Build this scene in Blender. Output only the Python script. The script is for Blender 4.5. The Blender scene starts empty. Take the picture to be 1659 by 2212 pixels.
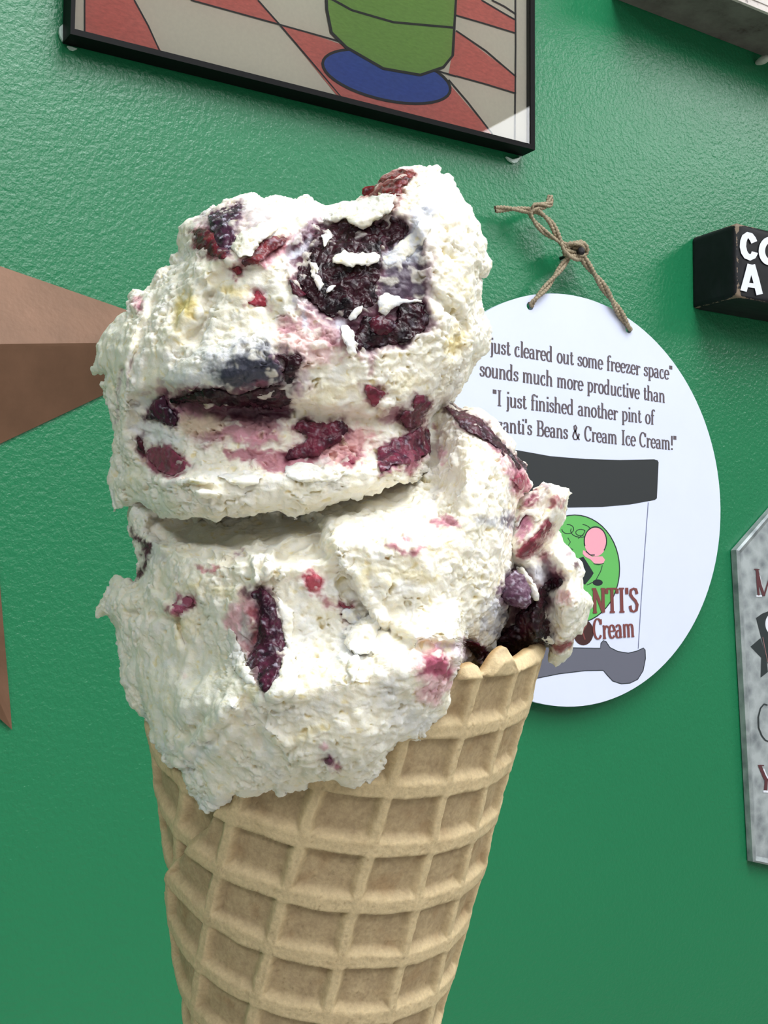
import bpy, math
import numpy as np
from math import sin, cos, tan, pi, radians, sqrt, atan2, hypot, floor
from mathutils import Vector, Matrix

# ============================================================ camera, world, lights, exposure
F = 2700.0                    # focal length in pixels of the 1659 x 2212 frame
CX, CY = 829.5, 1106.0
D = 0.583                     # distance from the camera to the wall plane, metres
CAMZ = 1.5
yaw, pit, rol = radians(-31.52), radians(4.335), radians(.457)
FWD = np.array([-sin(yaw)*cos(pit), cos(yaw)*cos(pit), sin(pit)])
_rt = np.array([cos(yaw), sin(yaw), 0.0]); _up = np.cross(_rt, FWD)
RT = _rt*cos(rol) + _up*sin(rol)
UP = -_rt*sin(rol) + _up*cos(rol)
CAM = np.array([0.0, 0.0, CAMZ])
K = 0.257/F                   # metres per unit in the frame in which the cone was measured

sc = bpy.context.scene
COL = sc.collection
cd = bpy.data.cameras.new('camera'); cam = bpy.data.objects.new('camera', cd); COL.objects.link(cam)
cd.sensor_fit = 'VERTICAL'; cd.sensor_height = 24.0; cd.lens = F/2212*24.0
cd.clip_start = 0.01; cd.clip_end = 60
M = Matrix(((RT[0], UP[0], -FWD[0], 0), (RT[1], UP[1], -FWD[1], 0), (RT[2], UP[2], -FWD[2], CAMZ), (0, 0, 0, 1)))
cam.matrix_world = M
sc.camera = cam

wd = bpy.data.worlds.new('room_air'); sc.world = wd; wd.use_nodes = True
wd.node_tree.nodes['Background'].inputs[0].default_value = (0.94, 0.90, 0.90, 1)
wd.node_tree.nodes['Background'].inputs[1].default_value = 0.24
sc.view_settings.view_transform = 'Standard'; sc.view_settings.look = 'None'
sc.view_settings.gamma = 1.0; sc.view_settings.use_curve_mapping = False
sc.view_settings.exposure = 0.0
CEIL = 2.6
# the shop's ceiling panels, plus one added at far left for fill: x0, x1, y0, y1, watts
PANELS = [(0.12, 0.74, -2.35, -1.12, 15), (1.63, 2.24, -1.38, -0.16, 14), (0.12, 0.74, -0.72, 0.18, 13.5),
          (-1.5, -0.9, -1.6, -0.4, 14), (1.63, 2.24, -3.6, -2.4, 8)]
def area_light(i, x0, x1, y0, y1, w):
    l = bpy.data.lights.new('ceiling_panel_light', 'AREA'); l.shape = 'RECTANGLE'
    l.size = x1-x0; l.size_y = y1-y0; l.energy = w; l.color = (0.97, 0.985, 1.0)
    o = bpy.data.objects.new('ceiling_panel_light', l); COL.objects.link(o)
    o.location = ((x0+x1)/2, (y0+y1)/2, CEIL-0.025)
for i, a in enumerate(PANELS): area_light(i, *a)

# ============================================================ helpers
def tag(o, label=None, cat=None, group=None, kind=None):
    if label: o['label'] = label
    if cat: o['category'] = cat
    if group: o['group'] = group
    if kind: o['kind'] = kind
    return o
def empty(name, loc):
    o = bpy.data.objects.new(name, None); COL.objects.link(o); o.location = loc; o.empty_display_size = .02
    return o
def make(name, verts, faces, mats, parent=None, smooth=False, mi=None, col=None):
    me = bpy.data.meshes.new(name)
    v = np.asarray(verts, dtype=np.float64)
    if parent is not None:
        p = parent
        off = np.zeros(3)
        while p is not None: off += np.array(p.location); p = p.parent
        v = v - off
    if isinstance(faces, np.ndarray):
        n = len(faces); k = faces.shape[1]
        me.vertices.add(len(v)); me.vertices.foreach_set('co', v.astype(np.float32).ravel())
        me.loops.add(n*k); me.loops.foreach_set('vertex_index', faces.astype(np.int32).ravel())
        me.polygons.add(n); me.polygons.foreach_set('loop_start', (np.arange(n)*k).astype(np.int32))
        me.update(calc_edges=True)
    else:
        me.from_pydata([tuple(x) for x in v], [], faces)
    if not isinstance(mats, (list, tuple)): mats = [mats]
    for m in mats: me.materials.append(m)
    if mi is not None: me.polygons.foreach_set('material_index', np.asarray(mi, dtype=np.int32))
    if smooth: me.polygons.foreach_set('use_smooth', np.ones(len(me.polygons), dtype=bool))
    if col is not None:
        a = me.color_attributes.new('Col', 'FLOAT_COLOR', 'POINT')
        a.data.foreach_set('color', np.asarray(col, dtype=np.float32).ravel())
    me.validate(); me.update()
    o = bpy.data.objects.new(name, me); COL.objects.link(o)
    if parent is not None: o.parent = parent
    return o
def box(name, x0, x1, y0, y1, z0, z1, m, parent=None):
    v = [(x, y, z) for x in (x0, x1) for y in (y0, y1) for z in (z0, z1)]
    f = [(0, 1, 3, 2), (4, 6, 7, 5), (0, 4, 5, 1), (2, 3, 7, 6), (0, 2, 6, 4), (1, 5, 7, 3)]
    return make(name, v, f, m, parent)
def ray(px, py): return FWD*F + (px-CX)*RT - (py-CY)*UP
def W(px, py, off=0.0):
    """the point of the plane `off` in front of the wall that the photograph shows at px, py"""
    d = ray(px, py); return CAM + d*((D-off)/d[1])
def srgb(r, g, b):
    f = lambda c: (c/255/12.92) if c/255 <= .04045 else ((c/255+.055)/1.055)**2.4
    return (f(r), f(g), f(b), 1.0)
def lin(c): return np.array(srgb(*c)[:3])

# ---------- materials
class NT:
    def __init__(s, name):
        s.m = bpy.data.materials.new(name); s.m.use_nodes = True; s.t = s.m.node_tree; s.N = s.t.nodes; s.L = s.t.links
        s.b = s.N['Principled BSDF']
    def n(s, kind, **kw):
        x = s.N.new(kind)
        for k, v in kw.items():
            if k.startswith('i_'):
                k = k[2:]; x.inputs[int(k) if k.isdigit() else k].default_value = v
            else: setattr(x, k, v)
        return x
    def l(s, a, b): s.L.new(a, b)
    def noise(s, scale, detail=3, rough=.5, coord=None):
        x = s.n('ShaderNodeTexNoise'); x.inputs['Scale'].default_value = scale; x.inputs['Detail'].default_value = detail
        x.inputs['Roughness'].default_value = rough
        if coord is None:
            coord = s.n('ShaderNodeNewGeometry').outputs['Position']
        s.l(coord, x.inputs['Vector']); return x
    def ramp(s, src, stops):
        x = s.n('ShaderNodeValToRGB'); e = x.color_ramp.elements
        e[0].position, e[0].color = stops[0]; e[1].position, e[1].color = stops[-1]
        for p, c in stops[1:-1]:
            q = e.new(p); q.color = c
        s.l(src, x.inputs[0]); return x
    def bump(s, src, strength, dist, prev=None):
        x = s.n('ShaderNodeBump'); x.inputs['Strength'].default_value = strength; x.inputs['Distance'].default_value = dist
        s.l(src, x.inputs['Height'])
        if prev is not None: s.l(prev.outputs[0], x.inputs['Normal'])
        return x
def mat(name, c, rough=.5, metal=0, spec=.5, var=0, vscale=60, bump=0, bscale=400, coat=0):
    t = NT(name); t.b.inputs['Roughness'].default_value = rough; t.b.inputs['Metallic'].default_value = metal
    t.b.inputs['Specular IOR Level'].default_value = spec; t.b.inputs['Coat Weight'].default_value = coat
    c = srgb(*c)
    if var:
        nz = t.noise(vscale, 4, .6)
        r = t.ramp(nz.outputs[0], [(.3, tuple(x*(1-var) for x in c[:3])+(1,)), (.7, tuple(min(1, x*(1+var)) for x in c[:3])+(1,))])
        t.l(r.outputs[0], t.b.inputs['Base Color'])
    else: t.b.inputs['Base Color'].default_value = c
    if bump:
        nb = t.noise(bscale, 3, .5); bp = t.bump(nb.outputs[0], bump, .001); t.l(bp.outputs[0], t.b.inputs['Normal'])
    return t.m

# green orange-peel paint
t = NT('green_wall_paint')
nz = t.noise(3, 2); r = t.ramp(nz.outputs[0], [(.3, srgb(27, 113, 73)), (.7, srgb(30, 118, 77))])
t.l(r.outputs[0], t.b.inputs['Base Color'])
t.b.inputs['Roughness'].default_value = .29; t.b.inputs['Specular IOR Level'].default_value = .5
n1 = t.noise(450, 3, .5); n2 = t.noise(1300, 2, .5)
b1 = t.bump(n1.outputs[0], .42, .0010); b2 = t.bump(n2.outputs[0], .25, .0004, b1); t.l(b2.outputs[0], t.b.inputs['Normal'])
M_WALL = t.m
M_CEIL = mat('white_ceiling_tile', (225, 225, 222), .9, bump=.4, bscale=120)
M_FLOOR = mat('grey_floor_vinyl', (205, 200, 192), .5, var=.05, vscale=4)
M_BLACK = mat('black_frame_lacquer', (6, 6, 8), .5, spec=.12, var=.3, vscale=90)
M_SIGN = mat('white_sign_board', (212, 219, 243), .55, var=.015, vscale=30)
M_INK = mat('printed_brown_ink', (88, 78, 84), .5, var=.2, vscale=900)
M_TWINE = None
def flatmat(name, c, rough=.6, var=.0, vs=200): return mat(name, c, rough, var=var, vscale=vs)

# ============================================================ numpy noise
_rs = np.random.RandomState(7)
_perm = np.concatenate([_rs.permutation(256)]*3)
_grad = _rs.normal(size=(256, 3)).astype(np.float32); _grad /= np.linalg.norm(_grad, axis=1)[:, None]
def perlin(p, seed=0):
    p = np.asarray(p, dtype=np.float32) + np.float32(seed*17.37)
    i = np.floor(p).astype(np.int64); f = p - i; i &= 255
    u = f*f*f*(f*(f*6-15)+10)
    res = 0
    for a in (0, 1):
        ia = _perm[i[:, 0]+a]; wa = u[:, 0] if a else 1-u[:, 0]
        for b in (0, 1):
            ib = _perm[ia + ((i[:, 1]+b) & 255)]; wb = wa*(u[:, 1] if b else 1-u[:, 1])
            for c in (0, 1):
                g = _grad[_perm[ib + ((i[:, 2]+c) & 255)]]
                w = wb*(u[:, 2] if c else 1-u[:, 2])
                res = res + w*(g[:, 0]*(f[:, 0]-a) + g[:, 1]*(f[:, 1]-b) + g[:, 2]*(f[:, 2]-c))
    return res*1.5
def fbm(p, o=3, seed=0, lac=2.07, gain=.5):
    p = np.asarray(p, dtype=np.float32)
    r = 0; a = 1.0; s = 0
    for k in range(o):
        r = r + a*perlin(p*lac**k, seed+k); s += a; a *= gain
    return r/s
def sstep(a, b, x):
    t = np.clip((x-a)/(b-a), 0, 1); return t*t*(3-2*t)

# ---------- 2D maps over the photograph's area around the cream
G = 2.6
class Map:
    def __init__(s, x0, x1, y0, y1, g=G):
        s.x0, s.y0, s.g = x0, y0, g
        s.nx = int((x1-x0)/g)+1; s.ny = int((y1-y0)/g)+1
        s.X, s.Y = np.meshgrid(x0+np.arange(s.nx)*g, y0+np.arange(s.ny)*g)     # [ny, nx]
        s.P = np.c_[s.X.ravel(), s.Y.ravel(), np.zeros(s.X.size)].astype(np.float32)
    def samp(s, A, x, y):
        fx = np.clip((np.asarray(x)-s.x0)/s.g, 0, s.nx-1.001); fy = np.clip((np.asarray(y)-s.y0)/s.g, 0, s.ny-1.001)
        ix = fx.astype(int); iy = fy.astype(int); tx = fx-ix; ty = fy-iy
        if A.ndim == 3: tx = tx[..., None]; ty = ty[..., None]
        return (A[iy, ix]*(1-tx)*(1-ty) + A[iy, ix+1]*tx*(1-ty) + A[iy+1, ix]*(1-tx)*ty + A[iy+1, ix+1]*tx*ty)
def poly_sd(X, Y, poly):
    """signed distance, positive inside"""
    P = np.asarray(poly, float); x = X.ravel(); y = Y.ravel()
    d2 = np.full(x.shape, 1e18); ins = np.zeros(x.shape, bool)
    for i in range(len(P)):
        ax, ay = P[i]; bx, by = P[(i+1) % len(P)]
        ex, ey = bx-ax, by-ay; L = ex*ex+ey*ey+1e-9
        t = np.clip(((x-ax)*ex+(y-ay)*ey)/L, 0, 1)
        d2 = np.minimum(d2, (x-ax-t*ex)**2+(y-ay-t*ey)**2)
        if ay != by:
            c = ((ay > y) != (by > y)) & (x < ex*(y-ay)/(by-ay)+ax); ins ^= c
    d = np.sqrt(d2); return np.where(ins, d, -d).reshape(X.shape)
def line_d(X, Y, pl):
    P = np.asarray(pl, float); d2 = np.full(X.shape, 1e18); tt = np.zeros(X.shape)
    n = len(P)-1
    for i in range(n):
        ax, ay = P[i]; bx, by = P[i+1]; ex, ey = bx-ax, by-ay; L = ex*ex+ey*ey+1e-9
        t = np.clip(((X-ax)*ex+(Y-ay)*ey)/L, 0, 1)
        q = (X-ax-t*ex)**2+(Y-ay-t*ey)**2
        m = q < d2; d2 = np.where(m, q, d2); tt = np.where(m, (i+t)/n, tt)
    return np.sqrt(d2), tt
def poisson(sd, g):
    """Poisson inflation of the inside region, coarse to fine; 0 at the outline, 1 at the crest"""
    prev = None
    for k in (8, 4, 2, 1):
        S = sd[::k, ::k]; m = (S > 0).astype(np.float32); h2 = (g*k)**2
        if prev is None: q = np.zeros(S.shape, np.float32)
        else:
            q = np.repeat(np.repeat(prev, 2, 0), 2, 1)[:S.shape[0], :S.shape[1]]
            if q.shape != S.shape:
                q = np.pad(q, ((0, S.shape[0]-q.shape[0]), (0, S.shape[1]-q.shape[1])), mode='edge')
        for it in range(500 if k > 4 else (160 if k > 1 else 60)):
            q = np.pad(q, 1)
            q = m*(.25*(q[:-2, 1:-1]+q[2:, 1:-1]+q[1:-1, :-2]+q[1:-1, 2:]+h2))
        prev = q
    return prev
def blur(A, n):
    for _ in range(n):
        A = np.pad(A, 1, mode='edge'); A = (A[:-2, 1:-1]+A[2:, 1:-1]+A[1:-1, :-2]+A[1:-1, 2:]+2*A[1:-1, 1:-1])/6
    return A

def to_world(u, v, w):
    """u, v: pixel of the photograph; w: units towards the viewer from the plane of the cone's axis"""
    Z = F - w; x = (u-CX)*Z/F; y = (v-CY)*Z/F
    return CAM + K*(np.multiply.outer(x, RT) - np.multiply.outer(y, UP) + np.multiply.outer(Z, FWD))
def cam_to_world(p): return CAM + K*(p[:, :1]*RT - p[:, 1:2]*UP + p[:, 2:3]*FWD)

def surface_nets(f):
    """quads of the zero level of f[z, y, x]; returns vertices in (x, y, z) index units"""
    ins = f > 0; nz, ny, nx = f.shape
    c = ins[:-1, :-1, :-1].astype(np.int8)
    cnt = np.zeros((nz-1, ny-1, nx-1), np.int8)
    for a in (0, 1):
        for b in (0, 1):
            for d in (0, 1): cnt += ins[a:nz-1+a, b:ny-1+b, d:nx-1+d]
    act = (cnt > 0) & (cnt < 8); idx = np.argwhere(act)
    vid = np.full(act.shape, -1, np.int32); vid[act] = np.arange(len(idx))
    acc = np.zeros((len(idx), 3)); num = np.zeros(len(idx))
    cr = [(a, b, d) for a in (0, 1) for b in (0, 1) for d in (0, 1)]
    vals = {k: f[idx[:, 0]+k[0], idx[:, 1]+k[1], idx[:, 2]+k[2]] for k in cr}
    for k in cr:
        for ax in range(3):
            if k[ax] == 0:
                k2 = list(k); k2[ax] = 1; k2 = tuple(k2)
                va, vb = vals[k], vals[k2]; m = (va > 0) != (vb > 0)
                t = np.where(m, va/np.where(m, va-vb, 1), 0)
                p = np.array(k, float)[None].repeat(len(idx), 0); p[:, ax] = t
                acc += p*m[:, None]; num += m
    V = idx + acc/num[:, None]
    Q = []
    for ax in range(3):
        o = [i for i in range(3) if i != ax]
        A = np.take(ins, range(f.shape[ax]-1), ax); B = np.take(ins, range(1, f.shape[ax]), ax)
        e = np.argwhere(A != B)
        e = e[(e[:, o[0]] > 0) & (e[:, o[1]] > 0) & (e[:, o[0]] < f.shape[o[0]]-1) & (e[:, o[1]] < f.shape[o[1]]-1)]
        s = ins[e[:, 0], e[:, 1], e[:, 2]]
        def g(d0, d1):
            q = e.copy(); q[:, o[0]] -= d0; q[:, o[1]] -= d1; return vid[q[:, 0], q[:, 1], q[:, 2]]
        q = np.c_[g(0, 0), g(1, 0), g(1, 1), g(0, 1)]
        if ax == 1: s = ~s
        q = np.where(s[:, None], q, q[:, ::-1]); Q.append(q)
    return V[:, ::-1], np.concatenate(Q)
def vnormals(v, q):
    n = np.cross(v[q[:, 2]]-v[q[:, 0]], v[q[:, 3]]-v[q[:, 1]])
    N = np.zeros_like(v)
    for k in range(4):
        for a in range(3): N[:, a] += np.bincount(q[:, k], n[:, a], len(v))
    return N/(np.linalg.norm(N, axis=1)[:, None]+1e-20)

# ============================================================ the room
WL = make('wall_back', [(-3, D, 0), (4, D, 0), (4, D, CEIL), (-3, D, CEIL), (-3, D+.1, 0), (4, D+.1, 0), (4, D+.1, CEIL), (-3, D+.1, CEIL)],
          [(0, 1, 2, 3), (5, 4, 7, 6), (4, 0, 3, 7), (1, 5, 6, 2), (3, 2, 6, 7), (4, 5, 1, 0)], M_WALL)
tag(WL, kind='structure', label='green orange peel painted wall')
tag(box('ceiling', -3, 4, -4.5, D+.1, CEIL, CEIL+.05, M_CEIL), kind='structure')
tag(box('floor', -3, 4, -4.5, D+.1, -.05, 0, M_FLOOR), kind='structure')
# ceiling light panels (out of frame, they light the room and shine in the paint and the glass)
t = NT('lit_diffuser'); t.b.inputs['Base Color'].default_value = (.8, .8, .8, 1); t.b.inputs['Emission Color'].default_value = (.97, .985, 1, 1)
t.b.inputs['Emission Strength'].default_value = 4.5; M_DIFF = t.m
M_WHITEMETAL = mat('white_metal_trim', (230, 230, 230), .4)
WHERE = ['behind the camera', 'at right, seen mirrored in the picture glass', 'nearest the green wall', 'added at far left for fill light', 'farthest back at right']
for i, (x0, x1, y0, y1, w) in enumerate(PANELS):
    e = empty('ceiling_light', ((x0+x1)/2, (y0+y1)/2, CEIL))
    tag(e, 'white rectangular ceiling light panel ' + WHERE[i], 'ceiling light', 'ceiling light panels')
    box('diffuser', x0, x1, y0, y1, CEIL-.018, CEIL-.001, M_DIFF, e)
    a = .03
    v, fc = [], []
    for (p, q, r_, s_) in ((x0-a, x1+a, y0-a, y0), (x0-a, x1+a, y1, y1+a), (x0-a, x0, y0, y1), (x1, x1+a, y0, y1)):
        n0 = len(v); v += [(x, y, z) for x in (p, q) for y in (r_, s_) for z in (CEIL-.022, CEIL-.0005)]
        fc += [tuple(n0+k for k in g) for g in [(0, 1, 3, 2), (4, 6, 7, 5), (0, 4, 5, 1), (2, 3, 7, 6), (0, 2, 6, 4), (1, 5, 7, 3)]]
    make('frame', v, fc, M_WHITEMETAL, e)

# ============================================================ flat printing helpers
def prism(name, poly, off, th, m, parent=None, side=None, smooth=False):
    """solid plate: outline `poly` (pixels) on the plane `off` before the wall, thickness th towards the wall"""
    P = [W(x, y, off) for x, y in poly]; n = len(P)
    v = P + [p + np.array([0, th, 0]) for p in P]
    fc = [tuple(range(n))[::-1], tuple(range(n, 2*n))] + [(i, (i+1) % n, n+(i+1) % n, n+i) for i in range(n)]
    mi = [0, 0] + [1 if side else 0]*n
    o = make(name, v, fc, [m, side] if side else m, parent, mi=mi)
    return fixn(o)
def fixn(o):
    import bmesh
    b = bmesh.new(); b.from_mesh(o.data); bmesh.ops.recalc_face_normals(b, faces=b.faces); b.to_mesh(o.data); b.free(); return o
def arc(cx, cy, rx, ry, a0, a1, n=14):
    return [(cx+rx*cos(radians(a0+(a1-a0)*i/n)), cy+ry*sin(radians(a0+(a1-a0)*i/n))) for i in range(n+1)]
class Print:
    """strokes and filled shapes gathered into one thin printed mesh on a plane"""
    def __init__(s): s.v = []; s.f = []; s.mi = []
    def fill(s, pts, k=0):
        n0 = len(s.v); s.v += [tuple(p) for p in pts]; s.f.append(tuple(range(n0, n0+len(pts)))); s.mi.append(k)
    def stroke(s, pts, fn, thick, thin=None, k=0, taper=False):
        thin = thick if thin is None else thin
        p = np.array(pts, float); n = len(p)
        for i in range(n-1):
            pass
        tg = np.gradient(p, axis=0); tg /= (np.linalg.norm(tg, axis=1)[:, None]+1e-9)
        hw = np.sqrt((thick*tg[:, 1])**2+(thin*tg[:, 0])**2)/2
        if taper: hw = hw*np.clip(np.minimum(np.arange(n), n-1-np.arange(n))/(n*.25)+.3, 0, 1)
        nm = np.c_[-tg[:, 1], tg[:, 0]]
        a = p+nm*hw[:, None]; b = p-nm*hw[:, None]; n0 = len(s.v); s.q = (getattr(s, 'q', 0)+1) % 6; dy = np.array([0, -8e-6*s.q, 0])
        for i in range(n): s.v += [tuple(fn(*a[i])+dy), tuple(fn(*b[i])+dy)]
        for i in range(n-1): s.f.append((n0+2*i, n0+2*i+1, n0+2*i+3, n0+2*i+2)); s.mi.append(k)
    def build(s, name, mats, parent): return make(name, s.v, s.f, mats, parent, mi=s.mi)
def S_(x, y0, y1): return [(x, y0+(y1-y0)*i/4) for i in range(5)]
def H_(x0, x1, y): return [(x0+(x1-x0)*i/3, y) for i in range(4)]
X_ = .62
def sf(x, y, w=.1): return H_(x-w, x+w, y)
# didone-like letters: strokes drawn with a pen that is thick on uprights and thin on horizontals
GL = {
 'a': (.47, [arc(.19, .45, .13, .16, 160, 20, 8)+[(.31, .42)]+S_(.32, .38, .06)+[(.36, .01), (.43, .03)], arc(.19, .17, .14, .17, 70, 320, 14)]),
 'b': (.50, [S_(.12, 1, 0), H_(.02, .12, .99), arc(.25, .31, .17, .31, 140, -140, 16)]),
 'c': (.42, [arc(.23, .31, .17, .31, 50, 320, 18), [(.33, .5), (.32, .46), (.34, .44)]]),
 'd': (.52, [S_(.36, 1, .0), H_(.26, .36, .99), H_(.36, .45, .01), arc(.22, .31, .17, .31, 40, 320, 16)]),
 'e': (.43, [arc(.22, .31, .17, .31, 0, 320, 20), H_(.06, .38, .33)]),
 'f': (.32, [[(.33, .88), (.28, .98), (.18, .96)]+S_(.13, .88, 0), sf(.13, 0), H_(.02, .28, X_-.02)]),
 'h': (.54, [S_(.11, 1, 0), H_(.02, .11, .99), sf(.11, .01, .09), arc(.26, .44, .13, .17, 150, 0, 9)+S_(.4, .42, 0), sf(.41, .01, .09)]),
 'i': (.25, [S_(.13, X_, 0), H_(.03, .13, X_-.01), sf(.13, .01), S_(.13, .95, .82)]),
 'j': (.24, [S_(.14, X_, -.1)+[(.12, -.24), (.02, -.27)], H_(.04, .14, X_-.01), S_(.14, .95, .82)]),
 'l': (.25, [S_(.13, 1, 0), H_(.03, .13, .99), sf(.13, .01)]),
 'm': (.78, [S_(.11, X_, 0), H_(.02, .11, X_-.01), sf(.11, .01, .09), arc(.24, .45, .12, .16, 150, 0, 9)+S_(.37, .42, 0), sf(.37, .01, .08),
             arc(.5, .45, .12, .16, 150, 0, 9)+S_(.63, .42, 0), sf(.64, .01, .09)]),
 'n': (.54, [S_(.11, X_, 0), H_(.02, .11, X_-.01), sf(.11, .01, .09), arc(.26, .44, .13, .17, 150, 0, 9)+S_(.4, .42, 0), sf(.41, .01, .09)]),
 'o': (.46, [arc(.23, .31, .17, .31, 0, 360, 24)]),
 'p': (.50, [S_(.12, X_, -.27), H_(.02, .12, X_-.01), sf(.12, -.26), arc(.25, .31, .17, .31, 140, -140, 16)]),
 'r': (.38, [S_(.12, X_, 0), H_(.02, .12, X_-.01), sf(.12, .01), [(.14, .42), (.19, .57), (.28, .6), (.33, .55), (.32, .5)]]),
 's': (.37, [[(.3, .44), (.28, .56), (.18, .6), (.08, .54), (.07, .43), (.14, .36), (.24, .3), (.31, .2), (.28, .06), (.17, .01), (.08, .05), (.05, .18)]]),
 't': (.32, [S_(.14, .82, .1)+[(.17, .01), (.27, .04), (.3, .12)], H_(.03, .28, X_-.02)]),
 'u': (.54, [S_(.11, X_, .16)+[(.14, .03), (.22, .0), (.32, .05), (.39, .17)], S_(.4, X_, 0), H_(.02, .11, X_-.01), H_(.31, .4, X_-.01), H_(.4, .48, .01)]),
 'v': (.46, [[(.07, X_), (.15, .31), (.23, 0)], [(.24, 0), (.3, .3), (.37, X_)], sf(.08, X_-.01), sf(.37, X_-.01, .08)]),
 'z': (.42, [H_(.06, .35, X_-.03), [(.34, X_-.03), (.2, .3), (.06, .03)], H_(.06, .36, .03), [(.07, .58), (.06, .46)], [(.36, .04), (.37, .17)]]),
 'I': (.36, [S_(.18, .96, 0), sf(.18, .95, .13), sf(.18, .01, .13)]),
 'B': (.6, [S_(.16, .96, 0), H_(.03, .36, .95), H_(.03, .38, .01), arc(.33, .73, .15, .22, 90, -90, 10), arc(.35, .25, .18, .25, 90, -90, 10), H_(.16, .36, .5)]),
 'C': (.58, [arc(.3, .48, .24, .48, 40, 320, 22), [(.49, .93), (.5, .8), (.49, .68)]]),
 'N': (.7, [S_(.15, .96, 0), [(.15, .96), (.35, .5), (.56, 0)], S_(.56, .96, 0), sf(.12, .95), sf(.15, .01), sf(.56, .95)]),
 'T': (.6, [S_(.3, .96, 0), H_(.04, .56, .95), sf(.3, .01, .13), [(.04, .95), (.04, .75)], [(.56, .95), (.56, .75)]]),
 'S': (.5, [[(.42, .72), (.38, .9), (.25, .95), (.11, .87), (.09, .7), (.2, .56), (.34, .44), (.42, .28), (.38, .08), (.24, .0), (.1, .06), (.06, .25)]]),
 'M': (.86, [S_(.14, .96, 0), [(.14, .96), (.28, .5), (.43, .05)], [(.43, .05), (.57, .5), (.7, .96)], S_(.72, .96, 0), sf(.12, .95), sf(.14, .01), sf(.73, .95), sf(.72, .01)]),
 'Y': (.66, [[(.1, .96), (.22, .7), (.33, .45)], [(.56, .96), (.44, .7), (.33, .45)], S_(.33, .45, 0), sf(.1, .95), sf(.56, .95), sf(.33, .01, .12)]),
 '&': (.66, [[(.56, .42), (.48, .18), (.34, .01), (.16, .02), (.08, .2), (.14, .42), (.3, .6), (.36, .78), (.28, .94), (.17, .86), (.19, .68), (.34, .38), (.5, .08), (.6, .02)]]),
 '!': (.24, [[(.12, .96), (.12, .6), (.12, .3)], S_(.12, .12, 0)]),
 '"': (.3, [S_(.08, .98, .72), S_(.2, .98, .72)]), "'": (.18, [S_(.09, .98, .72)]), ' ': (.3, []),
}
def text_line(pr, s, p0, p1, h, off, thick=.155, thin=.07, k=0):
    """p0, p1: baseline ends in pixels; h letter height in metres"""
    A = W(*p0, off); B = W(*p1, off); e = B-A; L = np.linalg.norm(e); e = e/L; u = np.array([-e[2], 0, e[0]])
    tot = sum(GL[c][0] for c in s); sx = L/tot; x = 0
    for c in s:
        for st in GL[c][1]:
            q = [((x+a)*sx/h, b) for a, b in st]
            if c == '!': pass
            pr.stroke(q, lambda a, b: A + e*(a*h) + u*(b*h), thick, thin, k)
        x += GL[c][0]

# ============================================================ framed picture
OFF = .0135
fp = empty('framed_picture', tuple(W(640, 200, 0)))
tag(fp, 'black framed checkered floor drawing under glass, hung at top of wall', 'picture')
xl = W(152, 68, OFF)[0]; xr = W(1156, 328, OFF)[0]; zb = (W(152, 68, OFF)[2]+W(1156, 328, OFF)[2])/2; zt = zb+.215
def rail(x0, x1, z0, z1):
    return box('frame_rail', x0, x1, D-OFF, D-.0012, z0, z1, M_BLACK, fp)
ft = .0030
rail(xl, xr, zb, zb+ft); rail(xl, xr, zt-ft, zt); rail(xl, xl+ft*.7, zb+ft, zt-ft); rail(xr-ft*1.1, xr, zb+ft, zt-ft)
M_PAPER = flatmat('drawing_paper', (226, 222, 205), .8, .03, 500)
box('drawing_paper', xl+ft*.5, xr-ft*.5, D-OFF+.0040, D-OFF+.0050, zb+ft*.5, zt-ft*.5, M_PAPER, fp)
def crayon(name, c, v=.12):
    t = NT(name); t.b.inputs['Roughness'].default_value = .8
    mp = t.n('ShaderNodeMapping'); mp.inputs['Scale'].default_value = (1, 1, 2.5); mp.inputs['Rotation'].default_value = (0, .5, 0)
    t.l(t.n('ShaderNodeNewGeometry').outputs['Position'], mp.inputs['Vector'])
    nz = t.noise(260, 5, .65, mp.outputs[0]); c = srgb(*c)
    r = t.ramp(nz.outputs[0], [(.3, tuple(x*(1-v) for x in c[:3])+(1,)), (.72, tuple(min(1, x*(1+v*1.8)) for x in c[:3])+(1,))])
    t.l(r.outputs[0], t.b.inputs['Base Color']); return t.m
DM = [crayon('red_crayon', (216, 122, 114)), flatmat('drawn_black_line', (40, 40, 46), .7), crayon('green_crayon', (132, 172, 88)),
      crayon('blue_crayon', (62, 90, 172)), flatmat('yellow_crayon', (205, 190, 60), .8)]
def clip_poly(P):
    lim = [(2, zb+ft*.5, 1), (2, zt-ft*.5, -1), (0, xl+ft*.4, 1), (0, xr-ft*.6, -1)]
    for ax, v, sg in lim:
        out = []
        for i in range(len(P)):
            a, b = np.array(P[i-1]), np.array(P[i]); da = sg*(a[ax]-v); db = sg*(b[ax]-v)
            if (da >= 0) != (db >= 0): out.append(a+(b-a)*da/(da-db))
            if db >= 0: out.append(b)
        P = out
        if not P: break
    return P
pr = Print(); o1 = OFF-.0038
wf = lambda x, y: W(x, y, o1)
for q in ([(183, -300), (230, -300), (240, -90), (290, 0), (350, 114), (350, 125), (183, 82)],
          [(412, 0), (557, 0), (604, 53)], [(604, 53), (715, 88), (969, 179), (1064, 290), (1090, 335), (742, 224)],
          [(985, 66), (1115, 166), (1115, 202), (969, 160)], [(985, 0), (1040, 0), (1115, 44), (1115, 72), (985, 33)],
          [(557, 0), (412, 0), (250, -60), (420, -120)], [(985, 0), (1040, 0), (980, -60), (900, -60)]): pr.fill(clip_poly([wf(*p) for p in q]), 0)
pr2 = Print(); wf2 = lambda x, y: np.clip(W(x, y, o1+.0001), (xl, -9, zb+.0012), (xr, 9, zt))
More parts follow.
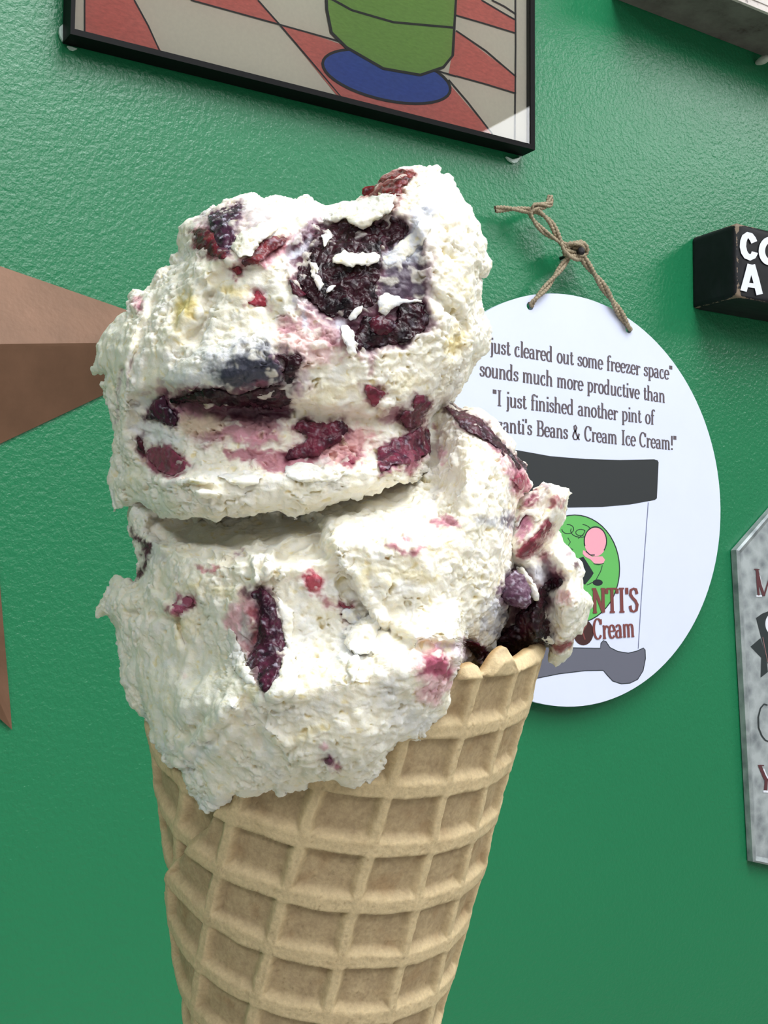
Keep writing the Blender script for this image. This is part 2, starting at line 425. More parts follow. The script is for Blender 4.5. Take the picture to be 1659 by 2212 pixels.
for st in ([(183, -300), (183, 0), (183, 85)], [(1113, -100), (1114, 100), (1113, 208), (1112, 335)], [(290, 0), (320, 55), (352, 130)],
           [(412, 0), (510, 27), (604, 53), (715, 84), (985, 165)], [(557, 0), (604, 53), (680, 142), (750, 226)], [(969, 172), (1010, 220), (1064, 290)],
           [(985, 33), (1050, 52), (1115, 72)], [(985, 66), (1050, 110), (1115, 166)], [(985, 164), (1050, 182), (1115, 202)], [(1040, 0), (1080, 24), (1115, 44)],
           [(1062, 0), (1090, 14), (1115, 31)]): pr2.stroke(st, wf2, 3.4, 3.4, 1)
# plain tub on an oval mat stands in for the drawn figure
pr3 = Print(); wf3 = lambda x, y: W(x, y, o1+.0002)
mat_o = arc(835, 165, 138, 52, 0, 360, 40); mat_o = [(x, y+(x-835)*.2) for x, y in mat_o]
tub = [(700, -160), (990, -90), (978, 120)]+[(978-x, 120+y) for x, y in [(20, 25), (70, 42), (150, 28), (230, -18), (262, -50)]]+[(706, 20)]
pr3.fill([wf3(*p) for p in mat_o], 3)
pr3b = Print(); wf4 = lambda x, y: W(x, y, o1+.0003)
pr3b.fill([wf4(*p) for p in tub], 2)
pr3b.stroke(mat_o, lambda x, y: W(x, y, o1+.00025), 6, 6, 1)
pr3b.stroke(tub+tub[:1], lambda x, y: W(x, y, o1+.0004), 6, 6, 1)
pr3b.stroke([(706, -8), (760, 22), (850, 48), (984, 60)], lambda x, y: W(x, y, o1+.0004), 5, 5, 1)
V = pr.v+pr2.v+pr3.v+pr3b.v; Fc = []; MI = []; o = 0
for p in (pr, pr2, pr3, pr3b): Fc += [tuple(i+o for i in g) for g in p.f]; MI += p.mi; o += len(p.v)
make('drawing', V, Fc, DM, fp, mi=MI)
t = NT('picture_glass'); N = t.N; gl = t.n('ShaderNodeBsdfGlossy'); gl.inputs['Roughness'].default_value = .012
tr = t.n('ShaderNodeBsdfTransparent'); mx = t.n('ShaderNodeMixShader'); fr = t.n('ShaderNodeFresnel'); fr.inputs['IOR'].default_value = 1.62
t.l(fr.outputs[0], mx.inputs[0]); t.l(tr.outputs[0], mx.inputs[1]); t.l(gl.outputs[0], mx.inputs[2]); t.l(mx.outputs[0], t.N['Material Output'].inputs[0])
make('glass_pane', [(xl+.001, D-OFF+.0006, zb+.001), (xr-.001, D-OFF+.0006, zb+.001), (xr-.001, D-OFF+.0006, zt-.001), (xl+.001, D-OFF+.0006, zt-.001)], [(0, 1, 2, 3)], t.m, fp)
M_CLEAR = mat('frosted_plastic_corner', (190, 215, 205), .3)
prism('corner_bumper', [(1094, 338), (1108, 344), (1120, 341), (1128, 336), (1118, 350), (1110, 352), (1100, 346)], .002, .0015, M_CLEAR, fp)
prism('corner_bumper', [(146, 99), (156, 101), (167, 105), (160, 108), (152, 106)], .002, .0015, M_CLEAR, fp)
prism('corner_bumper', [(129, 58), (136, 52), (136, 88), (131, 80), (128, 70)], .002, .0015, M_CLEAR, fp)

# ============================================================ round hanging sign
SO = .010; DS = D-SO
sc_c = np.array([.84424571*DS, DS, .11381221*DS+CAMZ]); SR = .21437*DS
rs = empty('round_sign', tuple(sc_c)); tag(rs, 'round white sign with ice cream joke and tub drawing, hanging from twine', 'sign')
Hl = [W(1145, 661, SO), W(1358, 711, SO)]
def disc_with_holes():
    # ring of quads around each hole is cut by a fine triangulated plate
    import bmesh
    b = bmesh.new(); n = 128
    oc = [b.verts.new((sc_c[0]+SR*cos(2*pi*i/n), DS, sc_c[2]+SR*sin(2*pi*i/n))) for i in range(n)]
    ed = [b.edges.new((oc[i], oc[(i+1) % n])) for i in range(n)]
    for h in Hl:
        hc = [b.verts.new((h[0]+.0025*cos(2*pi*i/20), DS, h[2]+.0025*sin(2*pi*i/20))) for i in range(20)]
        ed += [b.edges.new((hc[i], hc[(i+1) % 20])) for i in range(20)]
    bmesh.ops.triangle_fill(b, edges=ed, use_beauty=True)
    r = bmesh.ops.extrude_face_region(b, geom=list(b.faces))
    for g in r['geom']:
        if isinstance(g, bmesh.types.BMVert): g.co.y += .004
    bmesh.ops.recalc_face_normals(b, faces=b.faces)
    me = bpy.data.meshes.new('board'); 
    for v in b.verts: v.co -= Vector(rs.location)
    b.to_mesh(me); b.free(); me.materials.append(M_SIGN)
    o = bpy.data.objects.new('board', me); COL.objects.link(o); o.parent = rs
disc_with_holes()
so = SO+.00012
pt = Print(); hl = .0093
text_line(pt, '"I just cleared out some freezer space"', (1030, 757), (1453, 821), hl, so)
text_line(pt, 'sounds much more productive than', (1036, 812), (1437, 870), hl, so)
text_line(pt, '"I just finished another pint of', (1064, 875), (1414, 917), hl, so)
text_line(pt, "zanti's Beans & Cream Ice Cream!\"", (1074, 932), (1462, 973), hl, so)
pt.build('lettering', M_INK, rs)
SM = [flatmat('print_charcoal', (36, 40, 43), .6), flatmat('print_green', (96, 178, 92), .5), flatmat('print_pink', (232, 160, 178), .5),
      flatmat('print_black', (24, 36, 40), .5), flatmat('print_steel_grey', (98, 100, 114), .5), flatmat('print_dark_brown', (62, 32, 32), .5),
      flatmat('print_red_brown', (118, 62, 60), .5), flatmat('print_outline_grey', (110, 116, 145), .5), flatmat('print_white', (214, 219, 236), .5)]
def layer(k): return lambda x, y: W(x, y, SO+.0001+.00006*k)
sp = Print()
L0, L1, L2, L3, L4 = (layer(k) for k in range(5))
def smooth_closed(P, n=6):
    P = np.array(P, float); out = []
    for i in range(len(P)):
        a, b, c, d = P[i-1], P[i], P[(i+1) % len(P)], P[(i+2) % len(P)]
        for k in range(n):
            t_ = k/n; out.append(tuple(.5*((2*b)+(-a+c)*t_+(2*a-5*b+4*c-d)*t_**2+(-a+3*b-3*c+d)*t_**3)))
    return out
def zm(x, y): return (1040+x/2.68, 960+y/2.68)
sp.fill([L0(*zm(x, y)) for x, y in [(-330, -60), (-100, -20), (80, 10), (200, 32), (400, 68), (600, 84), (800, 90), (1000, 86), (1020, 92), (1026, 104), (1016, 312), (1004, 322), (860, 348), (700, 362), (500, 366), (300, 362), (0, 330), (-300, 280)]], 0)
gc = (1040+560/2.68, 960+722/2.68)
gre = arc(zm(540, 722)[0], zm(540, 722)[1], 97, 117, 0, 360, 48)
sp.fill([L0(*p) for p in gre], 1); sp.stroke(gre, L1, 2.2, 2.2, 3)
# curls of the emblem
for st in (arc(*zm(575, 500), 22, 14, 200, -80, 14), arc(*zm(575, 510), 11, 7, 60, 330, 10), arc(*zm(500, 490), 13, 10, 180, -100, 10), [zm(560, 545), zm(590, 520), zm(600, 500)],
           [zm(500, 540), zm(515, 565), zm(500, 590), zm(530, 610)], [zm(700, 700), zm(690, 735), zm(660, 790), zm(610, 815)]): sp.stroke(st, L1, 1.6, 1.6, 3)
sp.fill([L1(*zm(x, y)) for x, y in [(590, 650), (610, 680), (650, 745), (635, 770), (600, 812), (560, 790), (540, 700), (560, 660)]], 3)
sp.fill([L1(*p) for p in arc(*zm(673, 800), 11, 7, 0, 360, 16)], 3)
sp.fill([L2(*p) for p in arc(*zm(660, 565), 24, 31, 0, 360, 30)], 2); sp.stroke(arc(*zm(660, 560), 24, 31, 160, 400, 30), L3, 2.2, 2.2, 3)
sp.fill([L2(*zm(x, y)) for x, y in [(588, 612), (610, 620), (640, 650), (700, 648), (716, 668), (704, 690), (680, 690), (655, 690), (630, 665), (600, 650), (586, 632)]], 2)
sp.stroke([zm(604, 618), zm(630, 640), zm(656, 640)], L3, 2.2, 2.2, 3); sp.stroke([zm(650, 690), zm(680, 696), zm(708, 688)], L3, 1.5, 1.5, 3)
sp.stroke([zm(966, 336), zm(945, 620), zm(925, 900), zm(908, 1182)], L1, 1.5, 1.5, 7)
# bean under the name, grey bone shape
bean = arc(*zm(590, 1088), 22, 28, 0, 360, 28); sp.fill([L1(*p) for p in bean], 5); sp.stroke([zm(610, 1040), zm(585, 1085), zm(600, 1130)], L2, 3, 3, 6)
bone = [zm(x, y) for x, y in [(60, 1150), (120, 1166), (300, 1172), (560, 1178), (688, 1180), (692, 1150), (706, 1135), (722, 1142), (745, 1176), (790, 1198), (850, 1208), (900, 1196), (938, 1178), (948, 1190),
        (950, 1240), (936, 1310), (905, 1360), (860, 1382), (810, 1386), (760, 1370), (728, 1335), (705, 1308), (600, 1310), (450, 1328), (300, 1358), (100, 1385), (50, 1385), (20, 1330), (20, 1200)]]
sp.fill([L0(*p) for p in bone], 4); sp.stroke(bone+bone[:1], L1, 1.6, 1.6, 3)
text_line(sp, "NTI'S", zm(640, 975), zm(912, 968), .0150, SO+.0004, .17, .07, 6)
text_line(sp, 'Cream', zm(648, 1128), zm(890, 1112), .0125, SO+.0004, .15, .06, 6)
sp.build('tub_drawing', SM, rs)
# twine
t = NT('jute_twine'); t.b.inputs['Roughness'].default_value = .9
nz = t.noise(900, 4, .7); r = t.ramp(nz.outputs[0], [(.3, srgb(112, 100, 80)), (.7, srgb(190, 174, 148))]); t.l(r.outputs[0], t.b.inputs['Base Color'])
bb = t.bump(nz.outputs[0], .8, .0008); t.l(bb.outputs[0], t.b.inputs['Normal']); M_TWINE = t.m
def twine(name, pts, rad, parent, plies=2, twist=80):
    """plied string through world points"""
    P = np.array(pts, float)
    out = []
    for i in range(len(P)-1):
        a = P[max(i-1, 0)]; b = P[i]; c = P[i+1]; d = P[min(i+2, len(P)-1)]
        for k in range(10):
            s = k/10; out.append(.5*((2*b)+(-a+c)*s+(2*a-5*b+4*c-d)*s*s+(-a+3*b-3*c+d)*s**3))
    out.append(P[-1]); out = np.array(out); rad = rad*1.25
    L = np.r_[0, np.cumsum(np.linalg.norm(np.diff(out, axis=0), axis=1))]
    n = max(8, int(L[-1]/.0005)); t_ = np.linspace(0, L[-1], n)
    c = np.array([np.interp(t_, L, out[:, k]) for k in range(3)]).T
    tg = np.gradient(c, axis=0); tg /= np.linalg.norm(tg, axis=1)[:, None]+1e-12
    ref = np.array([0, 1., 0]); a1 = np.cross(tg, ref); a1 /= np.linalg.norm(a1, axis=1)[:, None]+1e-9; a2 = np.cross(tg, a1)
    V = []; Fq = []; m = 7
    for p in range(plies):
        ph = t_*twist*2+2*pi*p/plies; cc = c+rad*.5*(a1*np.cos(ph)[:, None]+a2*np.sin(ph)[:, None]); n0 = len(V)*1
        jit = 1+.18*np.sin(t_*3000+p)
        for j in range(m):
            q = 2*pi*j/m; V.append(cc+rad*.58*(jit)[:, None]*(a1*cos(q)+a2*sin(q)))
        base = p*m*n
        for j in range(m):
            for i in range(n-1):
                j2 = (j+1) % m; Fq.append((base+j*n+i, base+j*n+i+1, base+j2*n+i+1, base+j2*n+i))
    return make(name, np.concatenate(V), np.array(Fq), M_TWINE, parent, smooth=True)
def tz(x, y, off): return W(1040+x/2.68, 400+y/2.68, off)
nail_o = .0135
KN = tz(560, 385, nail_o-.003)
twine('cord', [tz(290, 690, .0085), tz(299, 676, .0115), tz(400, 560, .0125), tz(500, 425, .0130), tz(545, 378, .0100)], .0016, rs)
twine('cord', [tz(851, 820, .0085), tz(842, 806, .0120), tz(720, 610, .0128), tz(600, 440, .0128), tz(560, 372, .0105)], .0019, rs)
twine('cord', [tz(590, 400, .0095), tz(520, 395, .0150), tz(480, 372, .0160), tz(440, 290, .0150), tz(400, 215, .0140), tz(330, 155, .0130), tz(285, 148, .0120), tz(180, 138, .010), tz(80, 140, .0090)], .0016, rs)
twine('cord', [tz(575, 345, .0100), tz(500, 350, .0160), tz(440, 320, .0150), tz(370, 275, .0130), tz(310, 215, .0125), tz(283, 160, .0130), tz(320, 128, .0140), tz(370, 120, .0120), tz(400, 60, .0110)], .0014, rs)
twine('cord', [tz(300, 160, .0110), tz(300, 120, .0150), tz(345, 110, .0140), tz(400, 112, .0120), tz(408, 85, .0110)], .0013, rs)
twine('knot', [tz(500, 380, .011), tz(500, 345, .0165), tz(560, 338, .0175), tz(600, 360, .0150), tz(592, 405, .0120), tz(545, 420, .0165), tz(490, 395, .0150), tz(505, 360, .0110), tz(560, 350, .0170), tz(585, 330, .0120)], .0017, rs)
nl = empty('nail', tuple(W(1253, 543, .0)))
tag(nl, 'small black nail in the green wall that the twine hangs from', 'nail')
M_NAIL = mat('black_nail', (36, 34, 36), .35, metal=.6)
def lathe(name, c, prof, m, parent, n=20):
    """profile (distance before the wall, radius) around an axis square to the wall"""
    V = []; Fc = []
    for o_, r_ in prof:
        V += [(c[0]+r_*cos(2*pi*i/n), D-o_, c[2]+r_*sin(2*pi*i/n)) for i in range(n)]
    for j in range(len(prof)-1):
        for i in range(n): Fc.append((j*n+i, j*n+(i+1) % n, (j+1)*n+(i+1) % n, (j+1)*n+i))
    Fc.append(tuple(range(n))); Fc.append(tuple(range(len(V)-n, len(V)))[::-1])
    return fixn(make(name, V, Fc, m, parent, smooth=False))
nc = W(1253, 543, .018)
lathe('shank', nc, [(-.004, .0011), (.0185, .0011)], M_NAIL, nl)
lathe('head', nc, [(.0183, .0012), (.0186, .0024), (.0194, .0025), (.0199, .0021), (.0201, .0010)], M_NAIL, nl)

# ============================================================ black block sign, right edge
bo = .0375
t = NT('black_painted_wood'); t.b.inputs['Roughness'].default_value = .5; t.b.inputs['Specular IOR Level'].default_value = .25
nz = t.noise(70, 5, .6); r = t.ramp(nz.outputs[0], [(.35, srgb(13, 14, 17)), (.7, srgb(24, 25, 30))])
at = t.n('ShaderNodeVertexColor', layer_name='Col'); n3 = t.noise(260, 4, .7); ad = t.n('ShaderNodeMath', operation='ADD'); t.l(at.outputs[0], ad.inputs[0]); t.l(n3.outputs[0], ad.inputs[1])
rw = t.ramp(ad.outputs[0], [(.98, (0, 0, 0, 1)), (1.12, (1, 1, 1, 1))]); mxc = t.n('ShaderNodeMixRGB'); t.l(rw.outputs[0], mxc.inputs[0]); t.l(r.outputs[0], mxc.inputs[1]); mxc.inputs[2].default_value = srgb(122, 106, 90)
t.l(mxc.outputs[0], t.b.inputs['Base Color']); M_BLK = t.m
bs = empty('block_sign', tuple(W(1592, 560, 0))); tag(bs, 'black wooden block sign with white capital letters, worn edges, right edge', 'sign')
x0 = W(1590, 560, bo)[0]; z0 = W(1590, 641, bo)[2]; z1 = W(1590, 481, bo)[2]; x1 = x0+.16
import bmesh
bm = bmesh.new()
vs = [bm.verts.new((x, y, z)) for x in (x0, x1) for y in (D-bo, D-.0005) for z in (z0, z1)]
for g in [(0, 1, 3, 2), (4, 6, 7, 5), (0, 4, 5, 1), (2, 3, 7, 6), (0, 2, 6, 4), (1, 5, 7, 3)]: bm.faces.new([vs[i] for i in g])
bmesh.ops.recalc_face_normals(bm, faces=bm.faces)
bmesh.ops.subdivide_edges(bm, edges=bm.edges[:], cuts=24, use_grid_fill=True)
V = np.array([v.co[:] for v in bm.verts]); Fc = [tuple(v.index for v in f_.verts) for f_ in bm.faces]; bm.free()
de = np.sort(np.c_[V[:, 0]-x0, V[:, 1]-(D-bo), np.minimum(V[:, 2]-z0, z1-V[:, 2])], axis=1)
ed = de[:, 1]                                   # distance to the nearest edge
cen = np.array([(x0+x1)/2, D-bo/2, (z0+z1)/2]); V2 = V.copy()
V2 += (cen-V)/np.linalg.norm(cen-V, axis=1)[:, None]*(.0012*np.exp(-(ed/.0012)**2))[:, None]
V2 += (perlin(V*300, 5)*.00025)[:, None]
wear = .48*np.exp(-(ed/.0012)**2) + .35*np.exp(-(de[:, 2]/.006)**2)*(V[:, 1] < D-bo*.5)
make('block', V2, Fc, M_BLK, bs, smooth=True, col=np.c_[wear, wear, wear, np.ones(len(wear))])
M_WHT = mat('white_letter_paint', (214, 218, 228), .6, var=.03, vscale=300)
lp = Print(); lo = bo+.0007
def bz(x, y): return (1480+x/8.508, 460+y/8.508)
lf = lambda x, y: W(*bz(x, y), lo)
lp.stroke([(1270, 540), (1245, 480), (1200, 420), (1150, 405), (1100, 440), (1070, 520), (1062, 620), (1085, 720), (1130, 790), (1195, 818), (1250, 790), (1275, 740), (1280, 720)], lf, 118, 118)
lp.stroke([(x+1560, 700+y) for x, y in [(150*cos(radians(a)), 205*sin(radians(a))) for a in range(0, 361, 15)]], lf, 118, 118)
lp.stroke([(1072, 1435), (1140, 1190), (1205, 945)], lf, 120, 120); lp.stroke([(1370, 1500), (1300, 1220), (1225, 955)], lf, 120, 120)
lp.stroke([(1110, 1315), (1210, 1330), (1320, 1345)], lf, 60, 85)
lp.build('lettering', M_WHT, bs)

# ============================================================ galvanised tag sign, lower right
t = NT('galvanised_sheet'); t.b.inputs['Metallic'].default_value = .35; t.b.inputs['Roughness'].default_value = .55
vo = t.n('ShaderNodeTexVoronoi'); vo.inputs['Scale'].default_value = 130; t.l(t.n('ShaderNodeNewGeometry').outputs['Position'], vo.inputs['Vector'])
nz = t.noise(60, 6, .7); mxx = t.n('ShaderNodeMixRGB', blend_type='MIX'); mxx.inputs[0].default_value = .35; t.l(nz.outputs[0], mxx.inputs[1]); t.l(vo.outputs['Distance'], mxx.inputs[2])
r = t.ramp(mxx.outputs[0], [(.28, srgb(118, 126, 130)), (.62, srgb(176, 184, 186))]); t.l(r.outputs[0], t.b.inputs['Base Color']); M_GALV = t.m
gs = empty('metal_tag_sign', tuple(W(1650, 1500, 0))); tag(gs, 'galvanised metal tag shaped sign with clipped corner and dark letters, right edge', 'sign')
go = .006
def rimmed(outline, off, rim, m, parent):
    P = np.array([W(x, y, off) for x, y in outline]); n = len(P); c = P.mean(0)
    prof = [(0, -off+.0008), (0, -.0006), (.0014, .0007), (.0028, 0), (.005, -.0011)]
    V = []
    for ins_, dy in prof:
        Q = []
        for i in range(n):
            a = P[i-1]; b = P[i]; d = P[(i+1) % n]
            e1 = (b-a)/np.linalg.norm(b-a); e2 = (d-b)/np.linalg.norm(d-b); nn = np.array([-(e1+e2)[2], 0, (e1+e2)[0]]); nn /= np.linalg.norm(nn)
            if nn@(c-b) < 0: nn = -nn
            Q.append(b+nn*ins_ - np.array([0, dy, 0]))
        V += Q
    Fc = []
    for j in range(len(prof)-1):
        for i in range(n): Fc.append((j*n+i, j*n+(i+1) % n, (j+1)*n+(i+1) % n, (j+1)*n+i))
    Fc.append(tuple(range(len(V)-n, len(V))))
    return fixn(make('plate', V, Fc, m, parent))
rimmed([(1592, 1188), (1612, 1560), (1628, 1862), (1760, 1890), (2010, 1930), (2010, 1180), (1790, 960)], go, .003, M_GALV, gs)
gp = Print(); gso = go-.0011+.0002
def qz(x, y): return (1500+x/2.604, 1050+y/2.604)
gf = lambda x, y: W(*qz(x, y), gso); gf2 = lambda x, y: W(*qz(x, y), gso+.0001); gf3 = lambda x, y: W(*qz(x, y), gso+.0002)
gp.stroke([(352, 470), (356, 545), (362, 615)], gf2, 12); gp.stroke([(352, 470), (372, 560), (392, 618)], gf2, 15); gp.stroke([(392, 618), (412, 550), (440, 480)], gf2, 9)
gp.stroke([(445, 480), (450, 560), (455, 630)], gf2, 14); gp.stroke([(336, 468), (352, 468), (366, 470)], gf2, 6)
gp.stroke([(348, 618), (362, 618), (380, 618)], gf2, 6, 10, 1); gp.stroke([(364, 500), (380, 575), (390, 605)], gf, 10, 10, 1)
gp.fill([gf(*p) for p in [(347, 742), (380, 718), (440, 695), (560, 700), (560, 1000), (414, 1000), (405, 960), (375, 850)]], 2)
gp.fill([gf(*p) for p in [(316, 903), (372, 855), (405, 960), (414, 1045), (373, 1078), (376, 965)]], 2)
gp.stroke([(385, 850), (398, 920), (413, 990)], gf2, 3, 3, 3)
gp.fill([gf2(*p) for p in arc(445, 775, 46, 62, 0, 360, 30)], 1)
gp.stroke([(412, 1232), (392, 1226), (372, 1250), (360, 1300), (362, 1360), (380, 1405), (400, 1430), (430, 1440)], gf2, 8, 7, 2)
gp.stroke([(368, 1572), (392, 1630), (408, 1660)], gf2, 20, 10); gp.stroke([(460, 1570), (430, 1630), (408, 1660)], gf2, 10, 8); gp.stroke([(405, 1650), (402, 1690), (400, 1715)], gf2, 18)
gp.stroke([(358, 1572), (372, 1570), (392, 1572)], gf2, 6); gp.stroke([(388, 1718), (400, 1718), (420, 1720)], gf2, 6, 12, 1); gp.stroke([(388, 1590), (405, 1630), (420, 1650)], gf, 9, 9, 1)
gp.build('lettering', [flatmat('dark_red_letter', (84, 46, 50), .5), M_WHT, flatmat('dark_green_black_print', (38, 46, 48), .5), flatmat('thin_rose_line', (150, 110, 110), .5)], gs)

# ============================================================ weathered box canvas, top right
t = NT('weathered_grey_wood'); t.b.inputs['Roughness'].default_value = .85
nz = t.noise(38, 7, .7); r = t.ramp(nz.outputs[0], [(.30, srgb(62, 52, 50)), (.42, srgb(92, 90, 85)), (.7, srgb(112, 113, 106))]); t.l(r.outputs[0], t.b.inputs['Base Color']); M_CANV = t.m
t = NT('distressed_white_face'); t.b.inputs['Roughness'].default_value = .8
nz = t.noise(50, 7, .75); r = t.ramp(nz.outputs[0], [(.38, srgb(70, 62, 66)), (.46, srgb(196, 188, 184)), (.8, srgb(214, 208, 204))]); t.l(r.outputs[0], t.b.inputs['Base Color']); M_CFACE = t.m
wc = empty('box_framed_canvas', tuple(W(1500, 30, 0))); tag(wc, 'grey weathered box canvas with distressed white face, cut by top right corner', 'canvas')
co = .042
A0 = W(1335, 1, 0); A1 = W(1648, 122, 0); ex = (A1-A0); ex = ex/np.linalg.norm(ex); ez = np.array([-ex[2], 0, ex[0]])
B0 = W(1588, 1, co); a0 = (A0-B0)@ez
A0 = A0-ex*.055*0; base = A0 - ex*0.0
L0_ = -.006; L1_ = (A1-A0)@ex+.14
def cp(a, b, o_): return A0+ex*a+ez*b+np.array([0, -o_, 0])
co = .0435
V = [cp(a, b, o_) for a in (L0_, L1_) for o_ in (0.0005, co) for b in (0, .14)]
Fc = [(0, 1, 3, 2), (4, 6, 7, 5), (0, 4, 5, 1), (2, 3, 7, 6), (0, 2, 6, 4), (1, 5, 7, 3)]
fixn(make('canvas_box', V, Fc, M_CANV, wc))
V = [cp(a, b, o_) for a in (L0_-.0008, L1_+.0008) for o_ in (co-.0005, co+.0018) for b in (-.0008, .1408)]
fixn(make('face_board', V, Fc, M_CFACE, wc))
V = [cp(a, b, o_) for a in (L0_+.004, L1_-.004) for o_ in (co+.0012, co+.0024) for b in (.0035, .136)]
fixn(make('face_panel', V, Fc, mat('white_face_paint', (206, 200, 196), .8, var=.08, vscale=90), wc))
kn = lathe('hanging_bead', W(1652, 128, .008), [(.0, .0006), (.001, .0016), (.004, .0026), (.007, .0029), (.010, .0024), (.0125, .001)], mat('bead_white', (190, 196, 186), .4), wc)

# ============================================================ copper barn star, left
t = NT('brushed_copper'); t.b.inputs['Metallic'].default_value = .25; t.b.inputs['Roughness'].default_value = .5; t.b.inputs['Specular IOR Level'].default_value = .35
nz = t.noise(24, 5, .6); r = t.ramp(nz.outputs[0], [(.3, srgb(98, 72, 54)), (.7, srgb(122, 90, 70))]); t.l(r.outputs[0], t.b.inputs['Base Color'])
nb = t.noise(300, 2); bb = t.bump(nb.outputs[0], .15, .001); t.l(bb.outputs[0], t.b.inputs['Normal']); M_COP = t.m
T1 = W(470, 737, .002); T2 = W(27, 1577, .002)
dv = T2-T1; side = np.linalg.norm(dv[[0, 2]]); R5 = side/(2*sin(radians(36)))
mid = (T1+T2)/2; pv = np.array([dv[2], 0, -dv[0]]); pv /= np.linalg.norm(pv)
if pv[0] > 0: pv = -pv
SC = mid+pv*(R5*cos(radians(36))); SC[1] = D
a1 = atan2(T1[2]-SC[2], T1[0]-SC[0])
st = empty('barn_star', tuple(SC)); tag(st, 'copper coloured metal barn star with folded ridges, tips reaching in at left', 'star')
RI = R5*.42; HT = .030
V = [(SC[0], D-HT, SC[2])]
for k in range(5):
    a = a1+k*2*pi/5; V.append((SC[0]+R5*cos(a), D-.0015, SC[2]+R5*sin(a)))
    a += pi/5; V.append((SC[0]+RI*cos(a), D-.0010, SC[2]+RI*sin(a)))
for k in range(5):
    c5 = V[0]; tip = V[1+2*k]; l = V[1+(2*k-1) % 10]; r_ = V[1+(2*k+1) % 10]
    Fc = [(0, 1, 2), (0, 3, 1)]
    # ridge is rounded: split each face near the ridge
    c5 = np.array(c5); tip = np.array(tip); l = np.array(l); r_ = np.array(r_)
    def nr(s_, e): return c5+(s_-c5)*e
    g = .05
    cl = c5+(l-c5)*g+(0, .0004, 0); cr_ = c5+(r_-c5)*g+(0, .0004, 0); tl = tip+(l-tip)*g; tr_ = tip+(r_-tip)*g
    vv = [c5+(0, .0005, 0), tip+(0, .0002, 0), cl, tl, cr_, tr_, l, r_]
    make('point', vv, [(0, 2, 3, 1), (0, 1, 5, 4), (2, 6, 3), (4, 5, 7)], M_COP, st, smooth=False)

# ============================================================ the ice cream cone
ic = empty('ice_cream_cone', tuple(cam_to_world(np.array([[-116., 500., 2663.]]))[0]))
tag(ic, 'two scoop cream ice cream with blueberry swirl in a waffle cone, foreground', 'ice cream cone')
TIP = np.array([-242.855, 2422.954, 2829.738]); AX = np.array([0.0640144, -0.99419258, -0.08650587])
E1 = np.array([0.9979335, 0.06425527, 0.]); E2 = np.array([-0.00555846, 0.0863271, -0.99625134])
AL = 0.19303948624619663; BT = 0.17573814050645103
PI_ = [16.3512, 0.128, -7.2189, -0.6418, -0.1199, -0.2837]; PJ_ = [1.0518, 6.6315, 1.927, 0.9888, 0.9436, -0.5107]
def sheet(s, ph):
    a = ph*sin(AL)-BT; X = s*np.sin(a)/1000; Y = s*np.cos(a)/1000
    xc = np.clip(X, -.6, .25); yc = np.clip(Y, 1.25, 2.3); dx = X-xc; dy = Y-yc
    out = []
    for c in (PI_, PJ_):
        out.append(c[0]+c[1]*xc+c[2]*yc+c[3]*xc*xc+c[4]*xc*yc+c[5]*yc*yc + dx*(c[1]+2*c[3]*xc+c[4]*yc)+dy*(c[2]+c[4]*xc+2*c[5]*yc))
    return out
def ridge_h(s, ph, pw):
    i, j = sheet(s, ph)
    wob = .05*fbm(pw/60, 3, 3); i = i+wob+.16; j = j+.045*fbm(pw/60, 3, 9)
    di = i-np.round(i); dj = j-np.round(j)
    a = np.where(di > 0, 1-sstep(.11, .17, di), 1-sstep(.10, .27, -di))
    b = 1-sstep(.045, .16, np.abs(dj))
    return np.maximum(a, b)+.12*a*b, a, b
def cone_pt(s, ph, r=0):
    s = np.asarray(s, float); ph = np.asarray(ph, float)
    q = (s*sin(AL)+r*cos(AL))[..., None]
    return TIP + AX*(s*cos(AL)-r*sin(AL))[..., None] + q*(E1*np.sin(ph)[..., None]+E2*np.cos(ph)[..., None])
